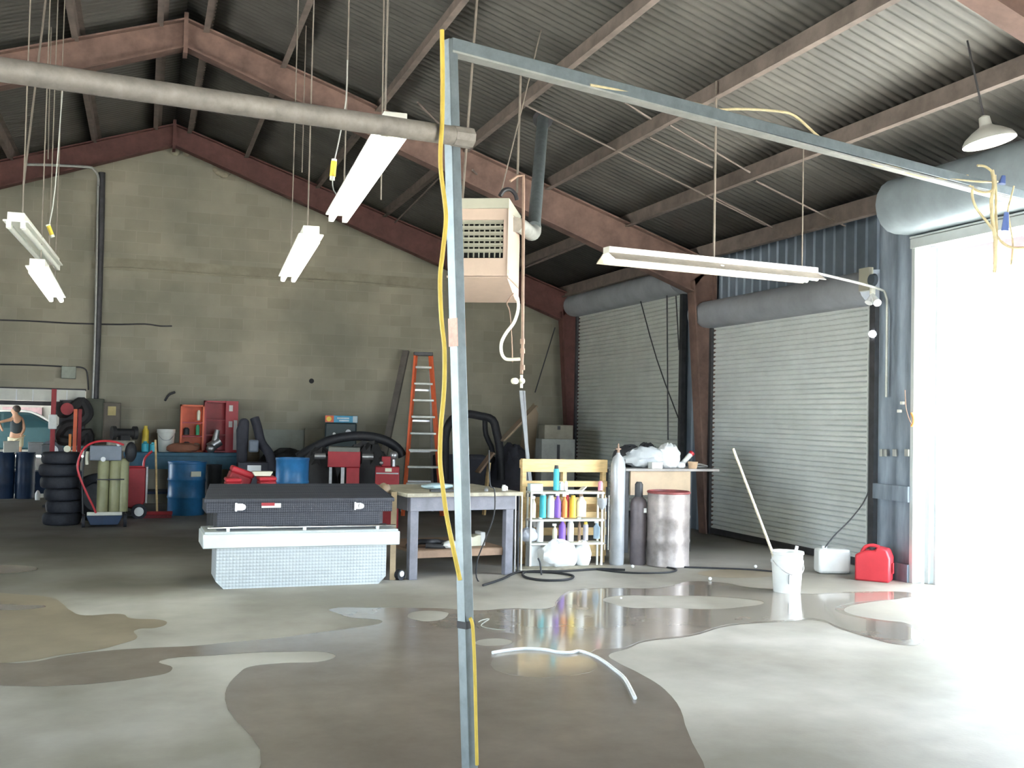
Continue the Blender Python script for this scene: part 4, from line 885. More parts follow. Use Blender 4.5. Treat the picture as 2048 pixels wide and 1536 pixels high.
# tyres stack
x, y, _, w, h = fit(82, 158, 905, 1053)
r = w*.5; n = 6; th = h/n
for i in range(n):
    dx = [0, .03, .0, -.04, -.05, -.03][i]; rr = r*[.97, .95, .93, .98, 1.03, 1.0][i]
    t = thing('tyre', 'black car tyre in the stack by the cylinder cart, ' + ['lowest', 'second from the floor', 'third from the floor', 'fourth from the floor', 'fifth from the floor', 'topmost'][i], 'tyre', (x+dx, y+r, i*th+.001), 0, 'stack of tyres')
    pr = []
    for k in range(13):
        a = -PI*.5+PI*k/12
        pr.append((rr*.62+rr*.38*(abs(math.cos(a))**.35), th*.5+th*.49*math.sin(a)))
    pr += [(rr*.60, th*.85), (rr*.60, th*.15), (rr*.62, .01)]
    obj('tyre_carcass', B().lathe(pr, n=32), M['tyre'], t)
    obj('rim', B().lathe([(rr*.59, th*.2), (rr*.55, th*.4), (rr*.15, th*.45), (.0, th*.45)], n=24), M['dark_steel'], t)
simple('round_gauge', 'round pale gauge face on top of the tyre stack', 'gauge', B().cyl((0, 0, .045), (0, -.03, .045), .045, n=16), M['cream'], (x+.05, y+.12, h))
simple('white_bottle', 'white bottle on the floor left of the tyres', 'bottle', B().lathe([(.04, 0), (.04, .12), (.02, .16), (.0, .17)], n=12), M['white_plastic'], G(75, 1000))
t = thing('tyre', 'black tyre standing on edge between the stack and the cylinder cart', 'tyre', (x+.42, y+.62, .34), 0, 'stack of tyres'); t.rotation_euler = (math.radians(82), 0, .3)
obj('tyre_carcass', B().lathe([(.22, -.10), (.32, -.11), (.34, -.07), (.34, .07), (.32, .11), (.22, .10), (.20, .06), (.20, -.06), (.22, -.10)], n=32), M['tyre'], t); obj('rim', B().lathe([(.21, -.04), (.0, -.02)], n=24), M['dark_steel'], t)
# cart with olive cylinders
x, y, _, w, h = fit(165, 250, 888, 1056)
t = thing('cylinder_cart', 'service cart with three olive cylinders and a grey control box', 'cart', (x, y+.15, 0), face(x, y)); m_ = mpp((x, y, .8))
zz = lambda py: (1056-py)*m_
obj('control_box', B().box((-.01, 0, (zz(892)+zz(922))/2), (60*m_, .2, zz(892)-zz(922))), M['grey_plastic'], t, bev=.012)
for i, px_ in enumerate((203, 225, 241)):
    obj('cylinder', B().lathe([(11*m_, zz(1026)), (11*m_, zz(925)), (7*m_, zz(918))], ((px_-208)*m_, [.0, .02, .06][i], 0), 20), M['olive'], t)
obj('strap', B().box((.06, -.02, zz(960)), (52*m_, .20, .012)), M['dark_steel'], t)
b = B()
b.box((-.0, -.12, zz(1028)), (66*m_, .05, .05)); obj('white_bar', b, M['white_enamel'], t, bev=.01)
b = B(); b.prism([(-34*m_, zz(1032)), (34*m_, zz(1032)), (26*m_, zz(1050)), (-26*m_, zz(1050))], -.14, .16, 'Y'); obj('tray', b, M['blue_dark'], t, bev=.006)
for sx in (-1, 1): obj('wheel', B().cyl((sx*36*m_, -.05, .09), (sx*42*m_, -.05, .09), .09, n=18), M['tyre'], t)
b = B(); b.cyl((-6*m_, -.12, zz(919)), (-6*m_, -.15, zz(919)), .032, n=16); obj('gauge', b, M['white_plastic'], t)
obj('yellow_grip', B().tube([(-36*m_, -.02, zz(905)), (-37*m_, -.04, zz(918)), (-36*m_, -.02, zz(930))], .02), M['cream'], t)
obj('gauge', B().ball((22*m_, -.1, zz(889)), .03), M['white_plastic'], t)
obj('frame', B().tube([(-40*m_, .1, .1), (-44*m_, .1, zz(960)), (-40*m_, .1, zz(905)), (-28*m_, .1, zz(895))], .012).tube([(38*m_, .1, .1), (38*m_, .1, zz(900))], .015), M['dark_steel'], t)
obj('black_fitting', B().ball((46*m_, 0, zz(905)), .10, (.8, .8, 1.4)), M['black_rubber'], t)
pix = [(248, 890), (225, 883), (195, 883), (172, 893), (160, 912), (155, 935), (162, 960), (175, 990), (186, 1012), (192, 1026)]
tag(obj('red_hose', B().tube([at(x_, y_, 15.0) for x_, y_ in pix], .014, 8), M['red_plastic']), 'red hose looping from the grey control box down to the cart', 'hose')
# red wheeled machine
x, y, _, w, h = fit(244, 298, 905, 1036)
t = thing('red_tank_cart', 'tall red wheeled tank with white-hubbed wheel', 'cart', (x, y+.1, 0), face(x, y)); m_ = mpp((x, y, .8)); zz = lambda py: (1036-py)*m_
obj('tank_body', B().prism([(-27*m_, zz(1012)), (2*m_, zz(1020)), (17*m_, zz(1005)), (17*m_, zz(935)), (-27*m_, zz(935))], -.12, .18, 'Y'), M['red'], t, bev=.02)
obj('side_panel', B().box((19*m_, .02, zz(970)), (.03, .3, zz(932)-zz(1005))), M['steel'], t, bev=.004)
obj('handle', B().tube([(12*m_, 0, zz(935)), (14*m_, 0, zz(918)), (24*m_, 0, zz(906)), (28*m_, 0, zz(903))], .018).tube([(-18*m_, 0, zz(935)), (-16*m_, 0, zz(915)), (-13*m_, 0, zz(908))], .018).cyl((-18*m_, 0, zz(935)), (12*m_, 0, zz(935)), .016), M['red_plastic'], t)
b = B(); b.cyl((6*m_, -.16, 14*m_), (6*m_, -.22, 14*m_), 15*m_, n=26); wl = obj('wheel', b, M['tyre'], t, label='black wheel'); obj('hub', B().cyl((6*m_, -.215, 14*m_), (6*m_, -.235, 14*m_), 9*m_, n=22), M['white_plastic'], wl)
obj('base_shelf', B().box((-10*m_, 0, .06), (40*m_, .3, .05)), M['dark_steel'], t)
# push broom
P = G(314, 1036); m_ = mpp(P)
t = thing('push_broom', 'push broom with wooden handle and dark red head leaning at the bench', 'broom', (P.x, P.y, 0), 0)
obj('broom_handle', B().cyl((0, 0, .06), (at(311, 880, P.y+.4)-Vector((P.x, P.y, 0))), .016, n=10), M['wood'], t)
obj('broom_head', B().box((.0, 0, .075), (58*m_, .08, .05)), M['red'], t, bev=.006); obj('bristles', B().box((.0, 0, .03), (56*m_, .06, .06)), mat('maroon_bristle', (.20, .03, .04), .8, 0, .3, 80), t)
# blue bench
Yb = 18.0; A_, C_ = at(247, 905, Yb), at(476, 905, Yb); zt = at(360, 905, Yb).z
t = thing('blue_bench', 'long dark blue workbench against the block wall', 'workbench', (A_.x, Yb, 0)); w = C_.x-A_.x
obj('bench_top', B().box((w/2, .35, zt-.03), (w, .8, .06)), M['blue_bench'], t, bev=.006); obj('front_panel', B().box((w/2, .0, zt-.16), (w-.04, .04, .22)), M['blue_bench'], t)
for lx in (.05, w/2, w-.05):
    for ly in (.05, .68): obj('leg', B().box((lx, ly, (zt-.06)/2), (.08, .08, zt-.06)), M['blue_dark'], t)
obj('lower_shelf', B().box((w/2, .4, .25), (w-.1, .6, .04)), M['blue_dark'], t)
bt = lambda px, dy=.25: Vector((at(px, 905, Yb).x, Yb+dy, zt))
mb = mpp((0, Yb, 1))
def lid_bottle(px, yt, wpx, m, cap, label, name='bottle'):
    hh = (905-yt)*mb; rr = wpx*mb/2; t = thing(name, label, 'bottle', bt(px)); obj('bottle_body', B().lathe([(rr, 0), (rr, hh*.75), (rr*.5, hh*.88)], n=16), m, t); obj('cap', B().cyl((0, 0, hh*.86), (0, 0, hh), rr*.5, n=12), cap, t)
lid_bottle(290, 884, 14, M['teal'], M['teal'], 'short turquoise jug at the left on the blue bench')
lid_bottle(306, 886, 13, M['teal'], M['teal'], 'second turquoise jug beside the broom handle')
q = bt(290, .5); t = thing('bottle', 'yellow bottle standing behind the turquoise jug', 'bottle', q); hh = (905-853)*mb; obj('bottle_body', B().lathe([(.055, 0), (.055, hh*.8), (.03, hh*.9)], n=16), M['yellow'], t); obj('cap', B().cyl((0, 0, hh*.88), (0, 0, hh), .03, n=12), M['yellow'], t)
t = thing('white_bucket', 'white bucket on the blue bench left of the red cabinets', 'bucket', bt(332, .3)); hh = (902-856)*mb; rr = 36*mb/2
obj('bucket_body', B().lathe([(rr*.78, 0), (rr*.95, hh*.85), (rr, hh*.86), (rr, hh), (rr*.93, hh), (rr*.78, .02), (0, .02)], n=28), M['white_enamel'], t)
obj('handle', B().tube([(-rr, 0, hh*.85), (-rr*.4, -rr, hh*.55), (rr*.4, -rr, hh*.55), (rr, 0, hh*.85)], .006), M['steel'], t)
def red_cabinet(x0, x1, yt, label, m, extra):
    A_, C_ = at(x0, yt, Yb+.2), at(x1, 903, Yb+.2); w = C_.x-A_.x; h = A_.z-zt
    t = thing('red_cabinet', label, 'cabinet', ((A_.x+C_.x)/2, Yb+.38, zt), 0, 'red open cabinets on the blue bench'); e = .03
    b = B(); b.box((-w/2+e/2, 0, h/2), (e, .34, h)).box((w/2-e/2, 0, h/2), (e, .34, h)).box((0, 0, h-e/2), (w, .34, e)).box((0, 0, e/2), (w, .34, e)).box((0, .16, h/2), (w, .02, h)); obj('case', b, m, t)
    for f_ in (.33, .62): obj('shelf', B().box((0, 0, h*f_), (w-.05, .32, .02)), M['red'], t)
    return t, w, h
t, w, h = red_cabinet(362, 407, 809, 'open orange-red cabinet, left of the two on the blue bench', M['orange_red'], 0)
for i, (dx, zf, m, rr, hh) in enumerate([(.10, .66, 'cream', .03, .17), (.09, .35, 'green', .03, .17), (-.09, .35, 'black_rubber', .05, .12), (-.08, .05, 'bronze', .06, .12), (.08, .05, 'brown_wood', .06, .10)]):
    simple('oil_bottle', ['white bottle on the top shelf of the left red cabinet', 'green bottle on the middle shelf of the left red cabinet', 'dark bottle on the middle shelf of the left red cabinet', 'dark can at the bottom of the left red cabinet', 'brown can at the bottom right of the left red cabinet'][i], 'bottle', B().lathe([(rr, 0), (rr, hh*.8), (rr*.5, hh)], n=12), M[m], Vector(t.location)+Vector((dx, -.1, h*zf+.01)))
t, w, h = red_cabinet(410, 474, 801, 'taller red cabinet with an open door, right of the two', M['red'], 0)
b = B(); b.box((w/2-.10, -.19, h*.5), (.20, .02, h*1.0)); dr = obj('cabinet_door', b, M['red'], t)
g = B(); g.box((w/2-.04, -.205, h*.34), (.06, .012, h*.58)).box((w/2-.12, -.205, h*.86), (.06, .012, .10)).box((w/2-.12, -.205, h*.55), (.06, .012, .10)); obj('poster_strip', g, mat('faded_paper', (.62, .58, .56)), dr)
t = thing('grinder', 'grey and white machine part on the blue bench before the taller cabinet', 'machine part', bt(430, .02)); obj('motor', B().cyl((-.1, 0, .08), (.08, 0, .20), .08, n=16).ball((-.07, -.05, .07), .075).cyl((.0, 0, .2), (.03, 0, .38), .06, .04), M['steel'], t)
simple('rag_heap', 'reddish brown rags on the blue bench before the left cabinet', 'rags', blob(.5, .2, .16, 51), mat('rust_rag', (.30, .12, .07), .85), bt(366, .02))
simple('bench_grinder', 'dark grinder on the bench end above the cart', 'grinder', B().cyl((-.15, 0, .12), (.15, 0, .12), .07).cyl((-.2, 0, .12), (-.14, 0, .12), .11).cyl((.14, 0, .12), (.2, 0, .12), .11).box((0, 0, .04), (.15, .15, .08)), M['bronze'], bt(240, .3)+Vector((.05, 0, .18)), .3)
simple('vise', 'grey vice body under the dark grinder', 'vice', B().box((0, 0, .09), (.42, .2, .18)), M['bench_top'], bt(240, .3)+Vector((.0, 0, 0)), .1, .02)

# black seats
t, w, h = grounded('vehicle_seat', 'black car seat standing on its base right of the red cabinets', 'car seat', 478, 545, 836, 17.6)
b = B()
for i in range(6):
    a = i/5; b.box((-.02+.04*a, .12-.22*a, .42), (.001, .001, .001)) if False else None
obj('backrest', B().prism([(-.28, .75), (-.12, .72), (-.10, h-.05), (-.16, h), (-.25, h-.02), (-.30, h-.2)], -.18, .05, 'Y'), M['seat_cloth'], t, bev=.05)
obj('side_bolster', B().tube([(-.02, -.05, h), (.03, -.08, h-.15), (.10, -.1, h-.40), (.24, -.1, h-.60), (.27, -.08, h-.85)], .075, 12), M['seat_cloth'], t)
obj('cushion', B().box((0, -.1, .55), (.62, .5, .22)), M['seat_cloth'], t, bev=.06); obj('seat_base', B().box((0, 0, .22), (.5, .4, .44)), M['dark_steel'], t, bev=.01)
obj('grey_pad', B().box((-.02, -.25, h-.45), (.16, .1, .2)), M['grey_plastic'], t, bev=.03)
P = at(508, 925, 16.2); t = thing('dark_carton', 'dark carton with white label beside the red cases', 'box', (P.x, 16.3, 0)); obj('carton_body', B().box((0, 0, P.z/2), (.42, .3, P.z)), M['seat_cloth'], t, bev=.01)
obj('label', B().box((0, -.155, P.z-.10), (.20, .01, .12)), M['white_plastic'], t, label='white label')
# red bins & boxes
def redbox(xl, xr, yt, yb, Y, tilt, label, m='red'):
    P = at((xl+xr)/2, yb, Y); k = mpp(P); w = (xr-xl)*k; h = (yb-yt)*k
    t = thing('red_case', label, 'case', (P.x, Y, P.z), 0, 'red cases behind the black tool box'); t.rotation_euler = (0, tilt, 0)
    obj('case_body', B().box((0, 0, h*.4), (w, .35, h*.7)), M[m], t, bev=.02); obj('case_lid', B().box((0, 0, h*.86), (w*1.03, .37, h*.26)), M['red_plastic'], t, bev=.02)
redbox(448, 492, 935, 978, 13.2, .35, 'large tilted red case behind the left of the black tool box')
redbox(450, 480, 955, 985, 12.6, 0, 'lower red case under the tilted one')
redbox(517, 550, 952, 984, 12.8, -.05, 'small red case behind the middle of the black tool box')
simple('bench_stack', 'dark crate under the red cases', 'crate', B().box((0, 0, .3), (1.5, .5, .6)), M['dark_steel'], (2.2, 13.4, 0), 0, .01) if False else None
for xl, xr, Y in ((440, 560, 13.1),):
    P = at(500, 982, Y); t = thing('low_crate', 'dark low crate carrying the red cases', 'crate', (P.x, Y, 0)); obj('crate_body', B().box((0, 0, P.z/2-.04), (.95, .75, P.z-.08)), M['dark_steel'], t, bev=.01); obj('crate_lid', B().box((0, 0, P.z-.03), (1.0, .8, .05)), M['bronze'], t, bev=.01)
simple('white_tray', 'white tray on top of the small red case', 'tray', B().prism([(-.09, 0), (.09, 0), (.12, .05), (-.12, .05)], -.08, .08, 'Y'), M['cream'], at(524, 951, 12.8))
simple('parts_heap', 'low heap of dark parts along the wall behind the blue barrel', 'parts', blob(1.25, .6, .95, 61, 26), M['bronze'], (at(590, 900, 18.2).x-.1, 18.3, 0))
simple('grey_sheet', 'pale grey panel leaning on the block wall behind the car seat', 'panel', B().box((0, 0, .65), (.95, .03, 1.3)), mat('pale_grey_panel', (.28, .29, .25), .7, 0, .1), (at(575, 900, 18.8).x, 18.85, 0))
simple('brown_board', 'brown panel leaning on the wall left of the television', 'panel', B().box((0, 0, .65), (.34, .04, 1.36)), mat('brown_panel', (.20, .18, .13), .8, 0, .1), (at(628, 900, 18.8).x, 18.8, 0))
# television-like dark box with sign carton
t, w, h = grounded('stereo', 'dark box with two round white knobs behind the engine hoist', 'appliance', 651, 713, 845, 18.4)
hb_ = .55; obj('appliance_body', B().box((0, 0, h-hb_/2), (w, .4, hb_)), mat('dark_teal', (.035, .055, .06), .4), t, bev=.03)
obj('stand', B().box((0, 0, (h-hb_)/2), (w*.9, .35, h-hb_)), M['dark_steel'], t)
mm = mpp((2.8, 18.2, 1))
for px_, py_, rr in ((669, 868, 3), (697, 864, 5.5)): obj('knob', B().cyl(((px_-682)*mm, -.2, h-(py_-845)*mm), ((px_-682)*mm, -.225, h-(py_-845)*mm), rr*mm, n=16), M['white_plastic'], t)
t2 = thing('sign_carton', 'blue and orange carton on top of the dark box', 'carton', (t.location.x, 18.35, h), face(t.location.x, 18.35)); hc = 14*mm
obj('carton_body', B().box((0, 0, hc/2), (64*mm, .3, hc)), mat('carton_blue', (.08, .36, .58), .5), t2, bev=.004)
g = B(); g.box((-24*mm, -.152, hc/2), (17*mm, .008, hc*.96)); obj('orange_end', g, M['orange_red'], t2); g = B(); g.cyl((-25*mm, -.155, hc/2), (-25*mm, -.162, hc/2), hc*.36, n=16); obj('yellow_disc', g, M['yellow'], t2)
g = B(); g.box((3*mm, -.154, hc*.62), (24*mm, .006, hc*.22)).box((5*mm, -.154, hc*.28), (20*mm, .006, hc*.18)).box((27*mm, -.154, hc*.5), (9*mm, .006, hc*.9)); obj('pale_lettering', g, mat('pale_print', (.6, .7, .75)), t2)
# black arched bumper
pix = [(596, 915), (615, 903), (635, 892), (660, 881), (690, 874), (720, 872), (750, 875), (775, 883), (795, 897), (805, 912)]
tag(obj('black_bumper', B().tube([at(x_, y_, 16.6) for x_, y_ in pix], .075, 12), M['black_rubber']), 'large black arched bumper lying across the red machines', 'bumper')
# red machines
def redmachine(xl, xr, yt, Y, label, parts):
    t, w, h = grounded('red_machine', label, 'machine', xl, xr, yt, Y, 'red machines before the block wall')
    return t, w, h
Ym = 15.0
t, w, h = redmachine(655, 722, 903, Ym, 'wide red machine cabinet on legs under the black bumper', 0); k = w/67
obj('upper_cabinet', B().box((0, .1, h-15*k), (64*k, .4, 32*k)), M['red'], t, bev=.01)
obj('lower_cabinet', B().box((18*k, .1, (h-31*k)/2), (26*k, .38, h-31*k)), M['red'], t, bev=.01)
obj('leg', B().box((-26*k, 0, (h-31*k)/2), (.04, .04, h-31*k)), M['steel'], t); obj('leg', B().box((-2*k, 0, (h-31*k)/2), (.05, .04, h-31*k)), M['steel'], t)
obj('top_tray', B().box((0, .1, h+4*k), (62*k, .4, 10*k)), mat('tray_grey', (.15, .15, .13)), t, bev=.01)
for sx in (-1, 1): obj('side_arm', B().cyl((sx*36*k, 0, h-10*k), (sx*58*k, 0, h-10*k), .045, n=12), M['steel'], t)
t, w, h = redmachine(751, 799, 933, Ym-.3, 'narrow red machine with dome meters left of the stepladder', 0); k = w/48
obj('machine_cabinet', B().box((0, .1, h/2), (w, .4, h)), M['red'], t, bev=.012)
obj('panel_label', B().box((2*k, -.105, h-6*k), (13*k, .01, 7*k)), M['cream'], t); obj('panel_line', B().box((0, -.105, h-13*k), (44*k, .01, 2.5*k)), M['steel'], t)
obj('dome_meter', B().ball((12*k, .05, h+22*k), 9*k).cyl((12*k, .05, h), (12*k, .05, h+16*k), .03), M['steel'], t)
obj('red_bracket', B().box((-.02, .05, h+10*k), (18*k, .1, 20*k)), M['red'], t, bev=.01); obj('knob', B().ball((-12*k, -.02, h+7*k), 4*k), M['steel'], t)
simple('hose_reel', 'dark machinery between the two red machines', 'machinery', blob(.8, .5, 1.15, 71, 22), M['bronze'], (at(735, 930, 15.9).x, 16.0, 0))
simple('hose_reel', 'dark machinery left of the wide red machine', 'machinery', blob(.6, .5, 1.05, 72, 22), M['bronze'], (at(640, 930, 15.9).x, 16.0, 0))
# step ladder
Yl = 16.6; zl = at(835, 705, Yl).z
P = at(841, 900, Yl); k = mpp(P); cx0 = at(834, 705, Yl).x; 
t = thing('step_ladder', 'tall orange-red stepladder with grey treads against the block wall', 'ladder', (at(843, 960, Yl).x, Yl, 0), -math.radians(8))
Wb, Wt_ = 74*k*1.05, 30*k
n = 9; lean = .55
for sx in (-1, 1): obj('front_rail', B().bar((sx*Wb/2, -lean*.5, 0), (sx*Wt_/2-.02, .0, zl-.04), .035, .075), M['orange_red'], t)
for sx in (-1, 1): obj('rear_rail', B().bar((sx*Wb*.42, lean, 0), (sx*Wt_/2-.02, .06, zl-.06), .03, .04), M['steel'], t)
for i in range(n):
    f_ = (i+.9)/(n+.8); w_ = Wb+(Wt_-Wb)*f_; obj('tread', B().box((-.02*f_, -lean*.5*(1-f_), zl*f_), (w_-.02, .10, .035)), M['galv_light'], t, bev=.003)
for i in range(4):
    f_ = (i+1)/5.2; w_ = (Wb*.84)+(Wt_-Wb*.84)*f_; obj('rear_brace', B().box((-.02*f_, lean+(.06-lean)*f_, zl*f_), (w_, .02, .03)), M['steel'], t)
obj('top_cap', B().box((-.02, .03, zl-.02), (Wt_+.06, .16, .06)), M['dark_steel'], t, bev=.006)
simple('leaning_board', 'long dark plank leaning on the wall behind the stepladder', 'plank', B().bar(Vector((0, 0, 0)), at(812, 702, 18.9)-at(765, 925, 18.2), .12, .05), mat('dark_plank', (.17, .15, .13), .8), at(765, 925, 18.2))
# car door frames
def doorframe(pts, Y, label, r=.07):
    P0 = at(*pts[0], Y); tag(obj('scrap_door_frame', B().tube([at(x_, y_, Y) for x_, y_ in pts], r, 10, 3), M['black_rubber']), label, 'car part', 'black car door frames against the wall')
doorframe([(890, 960), (890, 900), (892, 865), (905, 838), (930, 828), (960, 832), (985, 840), (993, 865), (1000, 900), (1002, 960)], 16.9, 'large black car body frame behind the pole')
doorframe([(970, 838), (972, 870), (985, 905), (965, 940), (952, 930), (945, 960)], 17.3, 'inner black frame strut right of the pole', .045)
simple('body_panel', 'dark lower body panel behind the pole', 'car part', B().box((0, 0, .3), (.95, .25, .95)), M['seat_cloth'], (at(925, 950, 17.0).x, 17.2, .18), -.1, .08)
simple('tyre_heap', 'dark rounded tarp heap between the car frame and the boxes', 'heap', blob(.80, .8, 1.12, 81, 24), M['seat_cloth'], (at(1025, 950, 17.2).x, 17.3, 0))
for i, (a, c_, w_, m) in enumerate([((1003, 882), (1070, 812), .26, 'cardboard'), ((955, 945), (985, 905), .22, 'brown_wood'), ((966, 1046), (978, 925), .12, 'wood')]):
    A_, C_ = at(*a, 16.4+.4*(i == 0)), at(*c_, 16.4+.4*(i == 0)); tag(obj('scrap_board', B().bar(A_, C_, w_, .03, 0), M[m]), ['brown cardboard strip slanting behind the grey channels', 'brown board leaning low behind the bench', 'pale wood piece standing behind the bench'][i], 'board', 'scrap boards by the far corner')
P = at(1066, 822, 17.4); t = thing('cut_board', 'tall pale board with a pointed top right of the grey channels', 'board', (P.x, 17.5, 0)); obj('board_piece', B().prism([(-.35, 0), (0, 0), (.14, P.z-.05), (.05, P.z+.14), (-.10, P.z-.05)], 0, .03, 'Y'), M['cardboard'], t)
# grey channels hanging / leaning
for i, (x0, x1) in enumerate(((1037, 1052), (1043, 1056), (1052, 1060))):
    A_ = at(x0, 782, 12.6); C_ = at(x1, 930, 12.2); d_ = (A_-C_); C0 = C_-d_*(C_.z/max(.01, d_.z)); C0.z = 0; C0.y += (i-1)*.09; A_.y += (i-1)*.09
    tag(obj('steel_channel', B().bar(C0, A_, .042, .022), M['gas_grey'] if i != 1 else M['dark_steel']), 'grey steel channel standing upright behind the pallet, ' + ['left', 'middle', 'right'][i]+' of three', 'channel', 'steel channels behind the pallet')
# stacked boxes
for i, (xl, xr, yt, yb, m, lab) in enumerate([(1080, 1148, 878, 918, 'heater_top', 'grey-white carton, lower of the two by the far column'), (1086, 1144, 850, 878, 'cardboard', 'tan carton, upper of the two by the far column')]):
    P = at((xl+xr)/2, yb, 16.8); k = mpp(P); z0 = 0 if i == 0 else at(1115, 878, 16.8).z; z1 = at(1115, yt, 16.8).z
    t = thing('carton', lab, 'carton', (P.x, 16.9, z0), -.15, 'cartons by the far column'); obj('carton_body', B().box((0, 0, (z1-z0)/2), ((xr-xl)*k, .5, z1-z0)), mat('carton_%d' % i, [(.33, .34, .32), (.27, .25, .20)][i], .7), t, bev=.006); obj('tape', B().box((0, -.253, (z1-z0)*.8), (.05, .006, .25*(z1-z0))), M['dark_steel'], t)
b = B().box((0, 0, 0), (.06, .06, .01))
b.bm.free()

# puddles (thin sheets of water and damp concrete on the floor)
def sheet(name, loops, z, m, label, cat):
    cu = bpy.data.curves.new(name, 'CURVE'); cu.dimensions = '2D'; cu.fill_mode = 'BOTH'; cu.resolution_u = 5; cu.extrude = .0004
    for lp in loops:
        sp = cu.splines.new('BEZIER'); sp.bezier_points.add(len(lp)-1); sp.use_cyclic_u = True
        for bp, (x_, y_) in zip(sp.bezier_points, lp):
            P = G(x_, y_); bp.co = (P.x, P.y, 0); bp.handle_left_type = bp.handle_right_type = 'AUTO'
    o = bpy.data.objects.new(name, cu); COL.objects.link(o)
    dg = bpy.context.evaluated_depsgraph_get(); me = bpy.data.meshes.new_from_object(o.evaluated_get(dg)); bpy.data.objects.remove(o)
    me.materials.clear(); me.materials.append(m)
    q = bpy.data.objects.new(name, me); COL.objects.link(q); q.location.z = z; return tag(q, label, cat, kind='stuff')
MAINP = [(-60, 1330), (60, 1325), (130, 1312), (200, 1303), (300, 1296), (390, 1292), (470, 1284), (560, 1276), (640, 1265), (700, 1257), (765, 1243), (700, 1235), (678, 1228), (662, 1218), (750, 1216), (880, 1217), (960, 1221), (1020, 1217), (1095, 1217), (1112, 1203), (1125, 1190), (1150, 1180), (1215, 1176), (1300, 1177), (1350, 1170), (1380, 1163), (1440, 1165), (1500, 1175), (1560, 1180), (1600, 1187), (1700, 1184), (1835, 1188), (1810, 1196), (1730, 1206), (1690, 1217), (1700, 1228), (1760, 1240), (1810, 1246), (1828, 1262), (1836, 1290), (1800, 1290), (1740, 1276), (1680, 1258), (1625, 1240), (1580, 1243), (1460, 1252), (1380, 1273), (1290, 1284), (1255, 1298), (1218, 1310), (1235, 1325), (1275, 1345), (1330, 1380), (1370, 1450), (1330, 1640), (560, 1640), (520, 1500), (450, 1400), (480, 1345), (500, 1334), (560, 1327), (650, 1322), (666, 1308), (560, 1304), (430, 1311), (320, 1322), (345, 1336), (320, 1350), (-60, 1365)]
H1 = [(1205, 1200), (1240, 1192), (1320, 1192), (1420, 1193), (1500, 1199), (1527, 1204), (1480, 1215), (1420, 1219), (1330, 1216), (1260, 1216), (1225, 1208)]
H2 = [(815, 1232), (840, 1222), (890, 1224), (896, 1230), (860, 1243), (830, 1240)]
H3 = [(950, 1285), (985, 1277), (1018, 1280), (1020, 1288), (990, 1292), (960, 1291)]
sheet('wet_patch', [MAINP, H1, H2, H3], .0015, M['wet'], 'broad wet patch spreading across the floor toward the bucket', 'wet patch')
WP_ = [(965, 1226), (1020, 1220), (1095, 1219), (1116, 1205), (1130, 1192), (1155, 1183), (1215, 1178), (1300, 1179), (1350, 1173), (1400, 1170), (1500, 1177), (1600, 1189), (1700, 1187), (1800, 1190), (1700, 1207), (1670, 1218), (1690, 1230), (1760, 1243), (1805, 1250), (1815, 1280), (1740, 1272), (1680, 1255), (1625, 1237), (1580, 1240), (1460, 1249), (1380, 1270), (1290, 1281), (1240, 1297), (1190, 1300), (1180, 1345), (1020, 1350), (1000, 1300), (1040, 1270), (975, 1262), (950, 1245)]
sheet('water_puddle', [WP_, H1], .0025, M['water'], 'mirror-like puddle reflecting the pallet and bottles', 'puddle')
LEFTP = [(-60, 1186), (40, 1189), (100, 1195), (125, 1208), (142, 1222), (170, 1231), (240, 1228), (262, 1237), (320, 1240), (334, 1246), (310, 1256), (278, 1258), (272, 1278), (235, 1290), (200, 1299), (120, 1310), (60, 1321), (-60, 1326)]
sheet('damp_patch', [LEFTP], .0015, M['stain'], 'brown damp patch on the floor at the left', 'damp patch')
sheet('water_puddle', [[(-60, 1210), (0, 1209), (50, 1211), (92, 1213), (60, 1219), (0, 1221), (-60, 1222)]], .003, M['water'], 'narrow dark puddle inside the damp patch at the left', 'puddle')
sheet('water_puddle', [[(-60, 1132), (20, 1131), (60, 1133), (76, 1138), (50, 1144), (-60, 1147)]], .003, M['water'], 'thin shiny puddle at the left edge behind the damp patch', 'puddle')
sheet('damp_patch', [[(1395, 1147), (1440, 1140), (1520, 1138), (1570, 1146), (1550, 1152), (1480, 1156), (1420, 1153)]], .0015, M['stain'], 'damp patch on the floor behind the bucket', 'damp patch')

